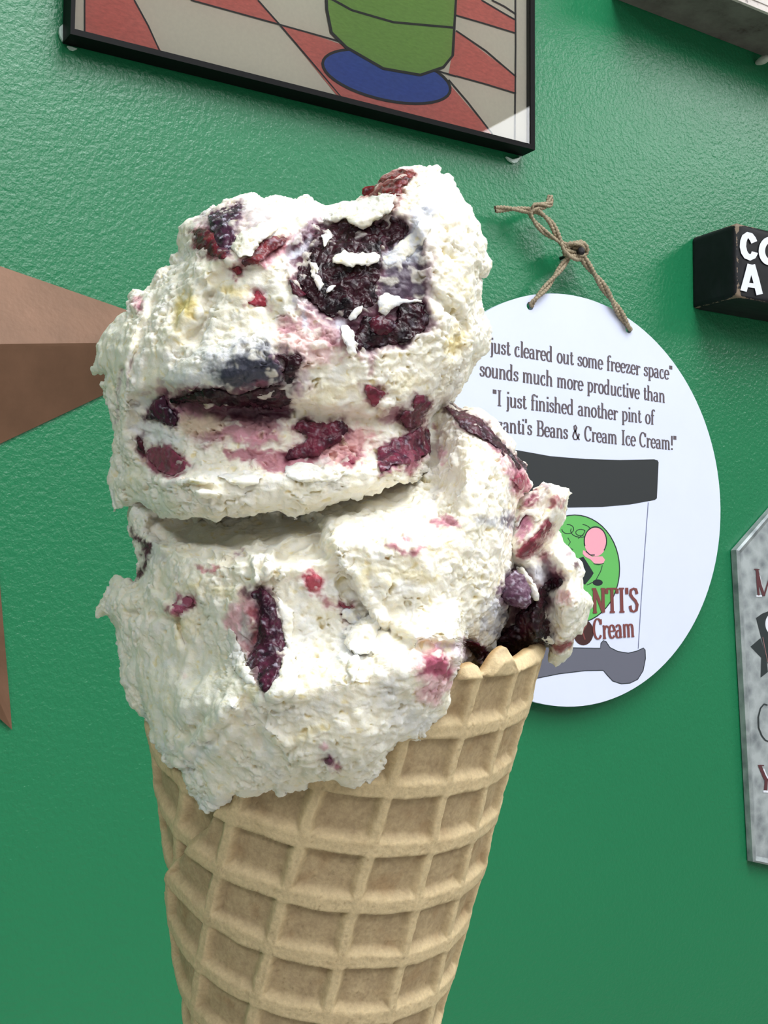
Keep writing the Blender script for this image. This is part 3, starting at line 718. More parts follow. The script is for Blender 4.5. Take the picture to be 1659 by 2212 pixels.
def build_cone(name, stop, ph0, ph1, roff, thick, fine=3.2):
    ph = np.r_[np.linspace(-pi, -1.75, 60)[:-1], np.linspace(-1.75, 1.75, int(3.5*430/fine)), np.linspace(1.75, pi, 60)[1:]]
    ph = ph[(ph >= ph0) & (ph <= ph1)]
    nr = int(1000/fine)
    t_ = np.r_[np.linspace(0, .55, 40)[:-1], np.linspace(.55, 1, nr)]
    s_top = stop(ph); S0 = 30.
    S = S0+(s_top[None]-S0)*t_[:, None]; PH = np.repeat(ph[None], len(t_), 0)
    sh = S.shape; s = S.ravel(); p_ = PH.ravel()
    base = cone_pt(s, p_)
    h, a, b = ridge_h(s, p_, base)
    n3 = fbm(base/14, 4, 21); n4 = fbm(base/120, 2, 31)
    edge = np.clip((s_top[None]-S)/16, 0, 1).ravel()      # rounded rim
    r = roff + 15*h*(.25+.75*np.clip(edge, 0, 1)) + n3*1.6 + n4*5 - 7*(1-edge)**2 - 2.2*(fbm(base/5, 2, 8) > .42)
    P1 = cone_pt(s, p_, r)
    wet = np.zeros(len(s))
    tone = np.clip(.50+.55*h+.22*n3+.30*fbm(base/45, 3, 14), 0, 1)
    A_, B_ = lin((143, 120, 93)), lin((212, 192, 154))
    C1 = A_*(1-tone[:, None])+B_*tone[:, None]
    br = sstep(.05, .5, fbm(base/60, 3, 44))[:, None]*.35*(1-h[:, None].clip(0, 1)*.6); C1 = C1*(1-br)+lin((150, 112, 72))*br
    nc = len(ph)
    # inner wall
    ti = np.linspace(1, .5, 24); Si = S0+(s_top[None]-S0)*ti[:, None]; PHi = np.repeat(ph[None], len(ti), 0)
    P2 = cone_pt(Si.ravel(), PHi.ravel(), roff-thick)
    C2 = np.repeat(lin((190, 156, 108))[None], len(P2), 0)
    V = np.r_[P1, P2]; Cc = np.r_[C1, C2]
    R_ = len(t_)+len(ti); idx = np.arange(R_*nc).reshape(R_, nc)
    Q = np.stack([idx[:-1, :-1], idx[:-1, 1:], idx[1:, 1:], idx[1:, :-1]], -1).reshape(-1, 4)
    return make(name, cam_to_world(V), Q, M_WAFFLE, ic, smooth=True, col=np.c_[Cc, np.ones(len(Cc))])
t = NT('baked_waffle'); at = t.n('ShaderNodeVertexColor', layer_name='Col')
nz = t.noise(1500, 4, .6); mx = t.n('ShaderNodeMixRGB', blend_type='MULTIPLY'); mx.inputs[0].default_value = 1
r = t.ramp(nz.outputs[0], [(.3, (.84, .82, .80, 1)), (.65, (1.04, 1.03, 1.0, 1))]); t.l(at.outputs[0], mx.inputs[1]); t.l(r.outputs[0], mx.inputs[2])
t.l(mx.outputs[0], t.b.inputs['Base Color']); t.b.inputs['Roughness'].default_value = .62; t.b.inputs['Specular IOR Level'].default_value = .3
t.b.inputs['Subsurface Weight'].default_value = .12; t.b.inputs['Subsurface Radius'].default_value = (1, .6, .3); t.b.inputs['Subsurface Scale'].default_value = .0012
b1 = t.bump(nz.outputs[0], .35, .0003); t.l(b1.outputs[0], t.b.inputs['Normal']); M_WAFFLE = t.m
def stop_outer(ph):
    s = np.interp(ph, [-pi, -1.6, -1.12, -.96, -.82, -.64, -.3, .2, .6, .87, 1.6, pi], [1250, 1640, 1752, 1795, 1838, 1895, 2090, 2200, 2222, 2252, 2262, 2262])
    i, j = sheet(s, ph); dj = j-np.round(j)
    return s+27*np.exp(-((ph-.665)/.068)**4)+27*np.exp(-((ph-.865)/.082)**4)-18+3*np.sin(ph*23)
def stop_inner(ph): return np.full(ph.shape, 2030.)+6*np.sin(ph*17)
build_cone('waffle_cone', stop_outer, -pi, pi, 0, 18)
build_cone('waffle_inner_layer', stop_inner, -2.6, .2, -15, 8, 5)

def cone_w(u, v):
    """depth w of the waffle's front at a pixel; beyond its outline the depth of the outline"""
    dx = (u-CX)/F; dy = (v-CY)/F; d = np.stack([dx, dy, np.ones_like(dx)], -1)
    c2 = cos(AL)**2; dA = d@AX; tA = TIP@AX
    a = dA**2-c2*(d*d).sum(-1); b = 2*(-tA*dA+c2*(d@TIP)); c = tA**2-c2*(TIP@TIP)
    q = np.sqrt(np.maximum(b*b-4*a*c, 0)); z = (-b+q)/(2*a); z2 = (-b-q)/(2*a)
    return F-np.minimum(z, z2)

# ---------- traced outlines, from enlarged crops of the photograph
z1 = lambda L: [(180+x/3.318, 340+y/3.318) for x, y in L]
z2 = lambda L: [(600+x/3.318, 340+y/3.318) for x, y in L]
z3 = lambda L: [(180+x/3.318, 760+y/3.318) for x, y in L]
z4 = lambda L: [(600+x/3.318, 760+y/3.318) for x, y in L]
z5 = lambda L: [(180+x/3.318, 1220+y/3.318) for x, y in L]
z6 = lambda L: [(600+x/3.318, 1220+y/3.318) for x, y in L]
z7 = lambda L: [(900+x/3.16, 860+y/3.16) for x, y in L]
TOP = [(386, 489), (398, 478), (430, 467), (440, 455), (469, 444), (480, 432), (496, 430), (518, 424), (545, 417), (566, 427), (584, 426), (602, 421), (622, 428), (647, 430), (664, 421), (680, 433), (690, 439),
       (720, 445), (745, 436), (770, 436), (781, 430), (800, 425), (815, 400), (823, 382), (856, 368), (880, 358), (903, 361), (925, 360), (940, 361), (950, 353), (953, 376), (968, 382), (983, 400), (998, 433), (1013, 445),
       (1022, 462), (1034, 485), (1037, 509), (1052, 524), (1049, 545), (1064, 563), (1060, 582), (1052, 596), (1036, 596), (1038, 618), (1037, 641), (1043, 681), (1061, 702), (1058, 732), (1046, 762), (1025, 784),
       (1013, 811), (1003, 832), (989, 850), (962, 881), (940, 905), (943, 929), (946, 977), (951, 1001), (945, 1018), (934, 1025), (920, 1022), (907, 1037), (885, 1046), (862, 1051), (842, 1057), (823, 1064), (800, 1070), (781, 1082),
       (745, 1079), (725, 1092), (705, 1088), (690, 1102), (672, 1110), (645, 1119), (638, 1129), (632, 1118), (617, 1119), (600, 1107), (575, 1113), (557, 1104), (548, 1117), (530, 1114), (510, 1120), (493, 1116), (480, 1122), (469, 1134), (455, 1124), (442, 1122), (415, 1118), (391, 1120), (370, 1116), (343, 1114),
       (325, 1098), (300, 1085), (279, 1090), (262, 1098), (246, 1107), (240, 1082), (231, 1046), (236, 1022), (245, 1001), (240, 968), (248, 938), (248, 914), (240, 893), (231, 875), (226, 850), (228, 836), (219, 831), (228, 828), (230, 806), (214, 800), (203, 808), (198, 793), (210, 772), (207, 747), (216, 733), (228, 717), (240, 700), (255, 684), (268, 678),
       (279, 671), (278, 641), (288, 625), (302, 624), (313, 629), (328, 617), (331, 599), (343, 581), (356, 578), (370, 572), (370, 559), (388, 545), (386, 520), (391, 505)]
BOT = [(279, 1050), (278, 1104), (279, 1134), (285, 1161), (295, 1182), (300, 1212), (300, 1239), (294, 1262), (282, 1256), (270, 1253), (256, 1243), (245, 1243), (237, 1265), (222, 1289), (207, 1310), (206, 1334), (220, 1334), (231, 1328), (240, 1338), (249, 1356), (254, 1386), (261, 1413), (260, 1445), (263, 1476), (273, 1500), (282, 1521), (296, 1537),
       (313, 1551), (328, 1576), (322, 1588), (335, 1600), (340, 1615), (349, 1627), (361, 1648), (370, 1662), (380, 1660), (394, 1672), (396, 1690), (402, 1704), (412, 1722), (424, 1732), (427, 1752), (440, 1750), (451, 1755), (466, 1744), (480, 1738), (499, 1729), (505, 1716), (522, 1722), (542, 1717), (558, 1718), (572, 1711), (596, 1708), (606, 1718), (611, 1717), (616, 1705), (623, 1708), (640, 1705), (660, 1700), (677, 1690),
       (684, 1687), (700, 1692), (721, 1690), (740, 1700), (757, 1702), (775, 1698), (790, 1696), (805, 1686), (817, 1672), (828, 1660), (832, 1642), (838, 1622), (846, 1623), (856, 1597), (868, 1600), (880, 1595), (900, 1594), (919, 1588), (925, 1573), (935, 1558), (947, 1548), (962, 1540), (968, 1530), (974, 1510), (975, 1491), (984, 1470), (990, 1452), (1010, 1440),
       (1036, 1440), (1050, 1425), (1075, 1398), (1094, 1362), (1102, 1325), (1104, 1290), (1110, 1265), (1116, 1232), (1117, 1208), (1109, 1180), (1112, 1140), (1118, 1085), (1132, 1062), (1147, 1056), (1141, 1031), (1137, 1006), (1126, 996), (1115, 985), (1103, 958), (1090, 936), (1078, 915), (1065, 901), (1050, 888), (1033, 882), (1015, 884), (995, 882), (985, 878), (973, 869), (900, 800), (500, 850)]
RGT = z7([(640, 700), (700, 640), (790, 640), (780, 620), (830, 590), (865, 570), (900, 570), (930, 590), (970, 600), (1000, 612), (1040, 610), (1065, 650), (1050, 670), (1030, 700), (1030, 760), (1020, 800), (1010, 840), (985, 880), (970, 905), (1000, 950), (1020, 1010), (1040, 1030), (1060, 1040), (1080, 1045), (1085, 1080), (1110, 1100), (1145, 1160), (1150, 1190), (1130, 1230),
          (1140, 1320), (1170, 1340), (1200, 1360), (1195, 1400), (1170, 1480), (1150, 1540), (1130, 1580), (1128, 1620), (1100, 1600), (1082, 1640), (1070, 1700), (1060, 1740), (1010, 1790), (950, 1842), (935, 1810), (905, 1805), (905, 1740), (910, 1690), (860, 1700), (760, 1720), (600, 1760), (480, 1800), (450, 1500), (560, 1100)])

# ---------- maps over the cream
MP = Map(150, 1340, 330, 1840)
WP = np.stack([fbm(MP.P/38, 3, 51), fbm(MP.P/38, 3, 52)], -1)
WX = MP.X+WP[:, 0].reshape(MP.X.shape)*9; WY = MP.Y+WP[:, 1].reshape(MP.X.shape)*9
N30 = fbm(MP.P/24, 4, 61).reshape(MP.X.shape); N9 = fbm(MP.P/9, 3, 71).reshape(MP.X.shape)
def ell(cx, cy, rx, ry, ang, X=None, Y=None):
    X = WX if X is None else X; Y = WY if Y is None else Y
    c, s = cos(radians(ang)), sin(radians(ang)); dx = X-cx; dy = Y-cy
    return np.sqrt(((dx*c+dy*s)/rx)**2+((-dx*s+dy*c)/ry)**2)
def bell(*a, p=2): return np.exp(-ell(*a)**p)
def ridge(pl, w): d, t_ = line_d(WX, WY, pl); return np.exp(-(d/w)**2)
def subbox(poly, pad):
    P = np.array(poly); x0, y0 = P.min(0)-pad; x1, y1 = P.max(0)+pad
    i0 = max(0, int((x0-MP.x0)/G)); i1 = min(MP.nx, int((x1-MP.x0)/G)+2); j0 = max(0, int((y0-MP.y0)/G)); j1 = min(MP.ny, int((y1-MP.y0)/G)+2)
    return slice(j0, j1), slice(i0, i1)
RT_ = np.zeros(MP.X.shape); RB_ = np.zeros(MP.X.shape)        # relief of top and bottom scoop
def rel(A, poly, h, soft, nz=0):
    j, i = subbox(poly, soft*2+10); d = poly_sd(WX[j, i], WY[j, i], poly); A[j, i] += h*sstep(-soft, soft, d+nz*N30[j, i])
# top scoop relief: dark hollow, left folds, cut band, torn lower lip
rel(RT_, z2([(330, 440), (560, 500), (760, 430), (940, 440), (1040, 640), (1060, 1040), (1080, 1200), (880, 1350), (640, 1390), (380, 1200), (180, 1000), (120, 800), (60, 700), (230, 490)]), -34, 16, 14)
rel(RT_, z3([(330, 330), (560, 240), (900, 380), (1500, 380), (1640, 420), (2500, 450), (2520, 640), (2400, 760), (1640, 820), (900, 880), (640, 900), (420, 760), (330, 560)]), -42, 20, 18)
RT_ += 44*bell(520, 785, 160, 62, -12, p=3)-10*bell(600, 880, 200, 30, 0)
RT_ += 30*bell(500, 500, 95, 62, -15, p=3)+26*bell(880, 470, 60, 60, 0)-26*bell(700, 470, 34, 40, 0)
RT_ += 26*ridge([(300, 690), (275, 800), (262, 960)], 26)-34*ridge([(262, 800), (250, 860), (251, 920)], 7)-30*ridge([(330, 650), (300, 720), (284, 800)], 8)
RT_ += 20*ridge([(420, 580), (400, 660), (350, 760)], 24)-30*ridge([(455, 640), (440, 700), (410, 730)], 11)-22*ridge([(400, 640), (370, 700)], 13)
RT_ += -26*ridge([(940, 640), (1000, 700), (985, 760)], 13)+16*ridge([(985, 430), (1020, 520), (1015, 600)], 30)
RT_ += 26*ridge([(560, 560), (480, 560), (440, 600)], 14)-18*ridge([(560, 640), (590, 690)], 22)
rel(RT_, z3([(180, 1000), (330, 900), (560, 900), (900, 860), (1300, 880), (1660, 860), (1900, 760), (2150, 760), (2500, 700), (2600, 800), (2500, 1100), (1500, 1300), (200, 1200)]), 30, 10, 16)
RT_ += 14*ridge(z3([(560, 940), (760, 915), (930, 945)]), 6)+16*ridge(z3([(820, 1020), (980, 1030)]), 9)+10*ridge(z3([(600, 1080), (900, 1100)]), 8)
RT_ += 8*N30+5*np.abs(fbm(MP.P/[90, 30, 1], 3, 81)).reshape(MP.X.shape)*2
# bottom scoop relief
rel(RB_, z3([(480, 1180), (1500, 1140), (1700, 1200), (1740, 1440), (1450, 1500), (1300, 1440), (1060, 1460), (700, 1400), (480, 1300)]), -125, 22, 22)
RB_ += 34*ridge(z3([(560, 1260), (700, 1370), (1080, 1450)]), 9)+34*ridge(z3([(1300, 1600), (1330, 1450), (1500, 1330), (1660, 1290)]), 9)+30*ridge(z3([(1400, 1620), (1450, 1480), (1640, 1380)]), 9)+30*ridge(z3([(1240, 1640), (1210, 1480), (1240, 1360)]), 10)
rel(RB_, [(720, 1120), (1200, 900), (1200, 1380), (1080, 1420), (960, 1380), (880, 1390), (800, 1330), (760, 1260), (712, 1200)], 30, 14, 14)
RB_ += 26*bell(1000, 1150, 150, 190, 0, p=3)+14*bell(930, 1290, 120, 90, 0)-18*ridge([(740, 1265), (800, 1340), (900, 1395), (1010, 1400)], 12)
rel(RB_, z5([(360, 120), (700, 180), (1000, 330), (1030, 700), (1010, 960), (860, 1140), (500, 1250), (200, 900)]), -16, 26, 10)
RB_ += 34*bell(560, 1400, 80, 130, -12, p=3)+28*ridge(z6([(480, 640), (560, 500), (700, 400)]), 20)+36*bell(760, 1620, 150, 70, -10, p=3)
RB_ += 34*ridge(z5([(640, 1440), (760, 1300), (1000, 1080), (1060, 1020)]), 15)+20*ridge(z5([(900, 1330), (1000, 1290), (1060, 1180)]), 12)-26*ridge(z5([(560, 1130), (760, 1220), (860, 1120)]), 14)
RB_ += 22*bell(940, 1480, 70, 70, 0)-22*ridge(z5([(1160, 960), (1200, 1100), (1250, 1300)]), 10)+16*bell(450, 1720, 40, 26, 20)+20*ridge(z5([(1180, 1160), (1340, 1200), (1440, 1290)]), 10)
RB_ += 18*ridge(z5([(430, 150), (520, 220), (640, 330)]), 12)-24*ridge(z5([(300, 440), (330, 360), (400, 350)]), 9)-22*ridge(z5([(480, 380), (680, 400), (740, 560)]), 8)
RB_ += 8*N30+6*np.abs(fbm(MP.P/[40, 90, 1], 3, 83)).reshape(MP.X.shape)*2

# ---------- stains: colour and wetness over the photographed side
CREAM = lin((243, 239, 227)); YEL = lin((236, 222, 172)); MILK = lin((234, 235, 236))
def newpaint(): return [np.zeros(MP.X.shape+(3,)), np.zeros(MP.X.shape), np.zeros(MP.X.shape)]
ST, SB = newpaint(), newpaint()
PK = lin((216, 158, 172)); MG = lin((150, 74, 98)); PU = lin((84, 38, 60)); BK = lin((34, 20, 34)); FR = lin((84, 74, 90)); GY = lin((196, 198, 206)); BL = lin((214, 218, 230)); MV = lin((172, 148, 162))
def paint(S, shape, c, a=1., soft=5, brk=14, wet=0, fine=10, grow=0):
    if isinstance(shape, tuple):
        cx, cy, rx, ry, an = shape; r_ = max(rx, ry)
        j, i = subbox([(cx-r_, cy-r_), (cx+r_, cy+r_)], soft+30)
        d = (1-ell(cx, cy, rx, ry, an, WX[j, i], WY[j, i]))*min(rx, ry)
    else:
        j, i = subbox(shape, soft+30); d = poly_sd(WX[j, i], WY[j, i], shape)+grow
    m = a*sstep(-soft, soft, d+brk*N30[j, i]+fine*N9[j, i])
    C, A, Wt = S
    C[j, i] = C[j, i]*(1-m[..., None])+np.asarray(c)*m[..., None]; A[j, i] = np.maximum(A[j, i]*(1-m), 0)+m; Wt[j, i] = Wt[j, i]*(1-m)+wet*m
for c in [(395, 665, 14, 28, 20), (500, 628, 30, 9, 20), (985, 735, 16, 26, 30), (400, 675, 22, 40, 25)]: paint(ST, c, lin((228, 206, 128)), .7, 9, 16)
for c in [(1000, 640, 8, 20, 0), (880, 830, 30, 26, 0), (700, 850, 60, 22, 0)]: paint(ST, c, YEL, .35, 14, 30)
paint(ST, z2([(60, 1130), (200, 1080), (420, 1200), (560, 1300), (600, 1420), (420, 1400), (200, 1260), (20, 1240)]), MG, .75, 12, 34)
paint(ST, z2([(0, 1180), (120, 1150), (300, 1250), (520, 1400), (300, 1500), (0, 1440)]), PK, .55, 22, 40)
paint(ST, z2([(640, 1380), (700, 1400), (680, 1560), (640, 1560)]), MG, .6, 6, 10)
paint(ST, z2([(230, 480), (440, 420), (940, 400), (1100, 620), (1110, 1100), (1140, 1200), (960, 1330), (620, 1430), (400, 1260), (200, 1080), (110, 900), (40, 700)]), MV, .75, 16, 22)
paint(ST, z2([(330, 440), (560, 500), (760, 430), (940, 440), (1030, 620), (1060, 1020), (1080, 1200), (880, 1350), (640, 1370), (380, 1190), (160, 980), (130, 790), (60, 700), (230, 490)]), PU, .95, 6, 16, .8)
paint(ST, z2([(380, 500), (700, 520), (900, 480), (880, 600), (740, 700), (720, 1060), (620, 1140), (520, 1180), (280, 1020), (250, 800), (280, 600)]), BK, .95, 10, 20, 1)
paint(ST, z2([(1030, 620), (1040, 1030), (760, 1000), (720, 880), (760, 780), (930, 700)]), FR, .85, 5, 14, .2)
paint(ST, z2([(740, 690), (840, 620), (940, 540), (980, 420), (900, 380), (1120, 360), (1090, 480), (1060, 600), (960, 720), (800, 790), (730, 780)]), BL, .95, 10, 22)
paint(ST, z2([(230, 560), (180, 640), (80, 700), (20, 760), (150, 700), (260, 680), (280, 640)]), BL, .8, 4, 10)
paint(ST, z2([(60, 700), (180, 560), (330, 420), (260, 430), (120, 560), (20, 700)]), MV, .8, 6, 16)
for c in [(660, 695, 8, 26, -15), (640, 640, 6, 20, 20), (735, 700, 16, 8, -30), (700, 600, 3, 14, 20), (805, 720, 22, 5, -35), (745, 640, 4, 12, 10)]: paint(ST, c, BL, .75, 4, 10)
paint(ST, z1([(770, 560), (850, 420), (1000, 340), (1150, 320), (1300, 340), (1360, 440), (1200, 520), (1080, 560), (1060, 720), (940, 720), (800, 640)]), MV, .6, 6, 22)
paint(ST, z1([(880, 420), (960, 380), (1130, 330), (1140, 420), (1060, 520), (1080, 580), (1060, 700), (980, 720), (900, 560)]), FR, .9, 4, 26, .3)
paint(ST, z1([(890, 400), (940, 380), (960, 470), (920, 520)]), PU, .9, 4, 8, .6); paint(ST, z1([(1050, 380), (1110, 330), (1140, 380), (1110, 450), (1060, 460)]), PU, .8, 4, 12, .6)
for c in [(445, 455, 14, 8, -30), (480, 480, 10, 12, 20), (492, 512, 9, 14, 0), (520, 450, 18, 12, 0), (545, 440, 16, 12, 0), (565, 465, 14, 8, 0)]: paint(ST, c, MILK, .85, 4, 14)
paint(ST, z1([(1270, 620), (1480, 560), (1440, 700), (1300, 760)]), PK, .8, 8, 22)
paint(ST, (297, 650, 12, 14, 0), PK, .8, 5, 8); paint(ST, (300, 668, 7, 12, 10), MG, .8, 4, 8)
paint(ST, z3([(560, 220), (800, 120), (1000, -60), (1300, -100), (1420, 60), (1450, 220), (1200, 300), (900, 260), (640, 260)]), BL, .7, 20, 34)
paint(ST, z3([(960, 180), (1100, 60), (1200, 10), (1400, 20), (1440, 220), (1240, 270), (1080, 320)]), lin((44, 46, 66)), .97, 24, 40, .3, 26, 12)
paint(ST, z3([(430, 300), (560, 220), (700, 260), (900, 240), (1100, 310), (1250, 250), (1480, 230), (1520, 380), (1450, 480), (1400, 620), (1300, 660), (1100, 640), (900, 660), (760, 620), (700, 500), (640, 380)]), MG, .82, 16, 30)
paint(ST, z3([(700, 480), (900, 460), (1010, 500), (930, 590), (760, 600), (700, 540)]), lin((226, 208, 182)), .8, 10, 20)
paint(ST, z3([(640, 330), (800, 250), (1100, 310), (1490, 270), (1500, 420), (1300, 520), (1000, 480), (720, 420)]), PU, .9, 20, 18, .7)
paint(ST, z3([(900, 300), (1150, 300), (1480, 270), (1500, 440), (1300, 470), (1000, 420)]), BK, .9, 18, 16, .9)
paint(ST, z3([(1380, 10), (1560, 20), (1580, 60), (1520, 150), (1490, 280), (1430, 240), (1450, 110)]), BK, .95, 6, 8, 1)
paint(ST, z3([(1000, 700), (1400, 700), (1440, 720), (1640, 760), (1640, 830), (1440, 880), (1320, 870), (1180, 800), (1040, 760)]), lin((172, 96, 118)), .85, 6, 16)
paint(ST, z3([(960, 600), (1100, 560), (1400, 600), (1300, 640), (1100, 640)]), PK, .8, 10, 18)
paint(ST, z3([(1480, 150), (1600, 170), (1660, 260), (1560, 320)]), MV, .7, 16, 22)
paint(ST, z3([(375, 600), (400, 590), (450, 700), (600, 680), (740, 790), (730, 860), (640, 890), (520, 850), (430, 740), (380, 680)]), MG, .95, 4, 8, .4)
paint(ST, z3([(380, 590), (410, 600), (460, 690), (430, 740), (385, 680)]), PU, .9, 5, 8, .6)
paint(ST, z3([(430, 480), (520, 330), (600, 300), (690, 500), (640, 550), (560, 500)]), PU, .9, 4, 10, .6)
paint(ST, z4([(150, 500), (700, 560), (720, 660), (600, 760), (460, 820), (300, 820), (100, 760)]), lin((205, 130, 140)), .75, 14, 24)
paint(ST, z4([(720, 480), (800, 400), (860, 400), (880, 500), (760, 520)]), MG, .7, 8, 14)
paint(ST, z4([(720, 690), (900, 590), (1140, 640), (1060, 760), (940, 900), (850, 840), (730, 900)]), MG, .9, 7, 10, .5)
paint(ST, (790, 575, 12, 6, 0), MG, .7); paint(ST, (510, 588, 12, 6, -20), MG, .85, 4, 8); paint(ST, (650, 578, 8, 5, 0), MG, .8, 3, 6)
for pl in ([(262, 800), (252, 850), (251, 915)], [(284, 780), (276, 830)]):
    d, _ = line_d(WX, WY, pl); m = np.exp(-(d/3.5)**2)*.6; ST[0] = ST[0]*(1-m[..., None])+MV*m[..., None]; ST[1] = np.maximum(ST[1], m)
paint(ST, z3([(310, 520), (400, 500), (520, 490), (600, 560), (740, 620), (700, 680), (540, 680), (460, 640), (370, 600)]), MILK, .9, 8, 20)
paint(ST, z3([(340, 380), (420, 320), (500, 330), (470, 400), (380, 432)]), MILK, .9, 6, 14)
# bottom scoop
for c in [(400, 1345, 26, 6, 20), (395, 1370, 6, 18, 0), (660, 1390, 30, 20, 0), (650, 1590, 34, 10, -20), (790, 1260, 10, 18, -10), (680, 1450, 14, 10, 0), (960, 1400, 60, 16, 0), (545, 1500, 8, 22, 0), (470, 1280, 60, 12, 10), (860, 1240, 60, 10, 10)]: paint(SB, c, YEL, .5, 10, 30)
paint(SB, z4([(740, 1390), (830, 1370), (880, 1390), (950, 1410), (1050, 1400), (1000, 1440), (890, 1455), (840, 1420)]), lin((176, 96, 118)), .85, 6, 12)
paint(SB, z4([(900, 1300), (960, 1300), (940, 1370), (890, 1360)]), PK, .8, 6, 12); paint(SB, z4([(1100, 1210), (1200, 1180), (1280, 1210), (1300, 1250), (1230, 1250), (1120, 1230)]), lin((190, 118, 140)), .85, 5, 12)
paint(SB, z4([(1160, 700), (1220, 700), (1200, 780), (1160, 800)]), PK, .8, 5, 12); paint(SB, z4([(1090, 500), (1140, 520), (1140, 580)]), MG, .8, 4, 6)
paint(SB, z6([(190, 100), (260, 60), (320, 100), (310, 160), (240, 200), (190, 150)]), lin((182, 84, 98)), .9, 6, 10, .3); paint(SB, z6([(300, 200), (340, 200), (400, 280), (530, 300), (520, 320), (400, 320), (330, 300)]), lin((160, 84, 100)), .8, 7, 14)
paint(SB, z6([(450, 360), (520, 430), (490, 440)]), MG, .7, 5, 8); paint(SB, z6([(940, 640), (1110, 580), (1260, 640), (1280, 780), (1240, 900), (1130, 1000), (1020, 960), (1000, 760)]), PK, .7, 14, 26)
paint(SB, z6([(1030, 680), (1110, 620), (1200, 620), (1230, 700), (1260, 780), (1220, 840), (1140, 810), (1030, 790)]), lin((160, 64, 96)), .9, 8, 14, .4); paint(SB, z6([(1040, 910), (1130, 880), (1130, 930), (1060, 940)]), MG, .6, 8, 10)
paint(SB, z6([(310, 1400), (360, 1370), (390, 1400), (450, 1450), (440, 1490), (380, 1430)]), MG, .85, 4, 8); paint(SB, z5([(620, 330), (680, 230), (780, 240), (820, 300), (740, 320), (680, 360)]), lin((158, 92, 112)), .9, 4, 10)
paint(SB, z5([(790, 0), (960, 20), (950, 70), (830, 40)]), lin((186, 108, 122)), .85, 5, 10); paint(SB, z3([(1080, 1440), (1160, 1400), (1140, 1460), (1080, 1480)]), lin((168, 130, 146)), .9, 4, 8)
paint(SB, z5([(1000, 420), (1050, 300), (1150, 220), (1270, 260), (1260, 600), (1180, 720), (1100, 560)]), PK, .8, 8, 14); paint(SB, z5([(1100, 400), (1180, 300), (1260, 280), (1260, 560), (1180, 660), (1120, 500)]), lin((150, 62, 74)), .9, 7, 10, .5)
paint(SB, z5([(690, 770), (760, 790), (740, 820)]), PK, .5, 8, 8); paint(SB, (700, 1610, 10, 5, 0), PK, .7)
paint(SB, z3([(450, 1300), (520, 1330), (600, 1500), (470, 1520)]), GY, .6, 18, 20)
paint(SB, z7([(560, 340), (640, 380), (740, 470), (790, 640), (720, 720), (640, 620), (600, 500)]), PK, .85, 8, 16); paint(SB, z7([(640, 560), (690, 520), (760, 560), (730, 620), (690, 620)]), lin((150, 60, 80)), .9, 7, 12, .4)
paint(SB, z7([(260, 180), (380, 220), (560, 340), (620, 430), (520, 340), (400, 250), (320, 240)]), PK, .9, 6, 14)
paint(SB, z7([(400, 830), (560, 820), (650, 800), (690, 860), (660, 960), (560, 870), (430, 850)]), GY, .8, 8, 26); paint(SB, z7([(540, 820), (640, 820), (660, 900), (600, 860)]), FR, .8, 5, 20)
paint(SB, z7([(560, 1320), (620, 1200), (700, 1150), (800, 1330), (760, 1460), (640, 1500), (520, 1520), (440, 1520), (500, 1400)]), GY, .75, 14, 34)
paint(SB, z7([(170, 1690), (330, 1640), (480, 1700), (500, 1800), (400, 1800), (250, 1760)]), lin((214, 196, 214)), .75, 8, 20)
for c in [(660, 1370, 26, 40, 10), (760, 1400, 30, 36, 0), (600, 1470, 26, 26, 0), (530, 1370, 10, 50, -20), (840, 1490, 26, 40, 0), (420, 1640, 50, 16, -30), (900, 1560, 40, 26, 0), (450, 1735, 34, 18, 0), (360, 1620, 40, 10, 0)]: paint(SB, c, MILK, .7, 14, 26)

paint(SB, z7([(470, 1480), (560, 1380), (640, 1340), (660, 1440), (620, 1580), (520, 1640), (440, 1600)]), GY, .8, 12, 40)
paint(SB, z7([(560, 1480), (640, 1440), (660, 1500), (600, 1600), (540, 1600)]), FR, .6, 8, 40)
paint(SB, z3([(340, 1250), (365, 1290), (400, 1330), (450, 1370), (475, 1400), (465, 1480), (450, 1560), (410, 1630), (375, 1610), (425, 1500), (425, 1400), (360, 1340)]), PU, 1., 4, 8, .4, 6, 2)
# ---------- materials of the sweet things
def sweet(name, sss, rough0, rough1, spec, bs, bstr, coat=0):
    t = NT(name); at = t.n('ShaderNodeVertexColor', layer_name='Col'); t.l(at.outputs[0], t.b.inputs['Base Color'])
    mr = t.n('ShaderNodeMapRange'); mr.inputs['To Min'].default_value = rough0; mr.inputs['To Max'].default_value = rough1; t.l(at.outputs[1], mr.inputs['Value']); t.l(mr.outputs[0], t.b.inputs['Roughness'])
    t.b.inputs['Specular IOR Level'].default_value = spec; t.b.inputs['Coat Weight'].default_value = coat; t.b.inputs['Coat Roughness'].default_value = .08
    t.b.inputs['Subsurface Weight'].default_value = sss; t.b.inputs['Subsurface Radius'].default_value = (1, .85, .62); t.b.inputs['Subsurface Scale'].default_value = .0017
    n1 = t.noise(bs, 4, .6); b1 = t.bump(n1.outputs[0], bstr, .0004); t.l(b1.outputs[0], t.b.inputs['Normal']); return t.m
M_CREAM = sweet('dairy_cream', .5, .5, .2, .35, 1700, .4)
M_JAM = sweet('blueberry_jam', .0, .6, .17, .28, 1300, .5, .0)

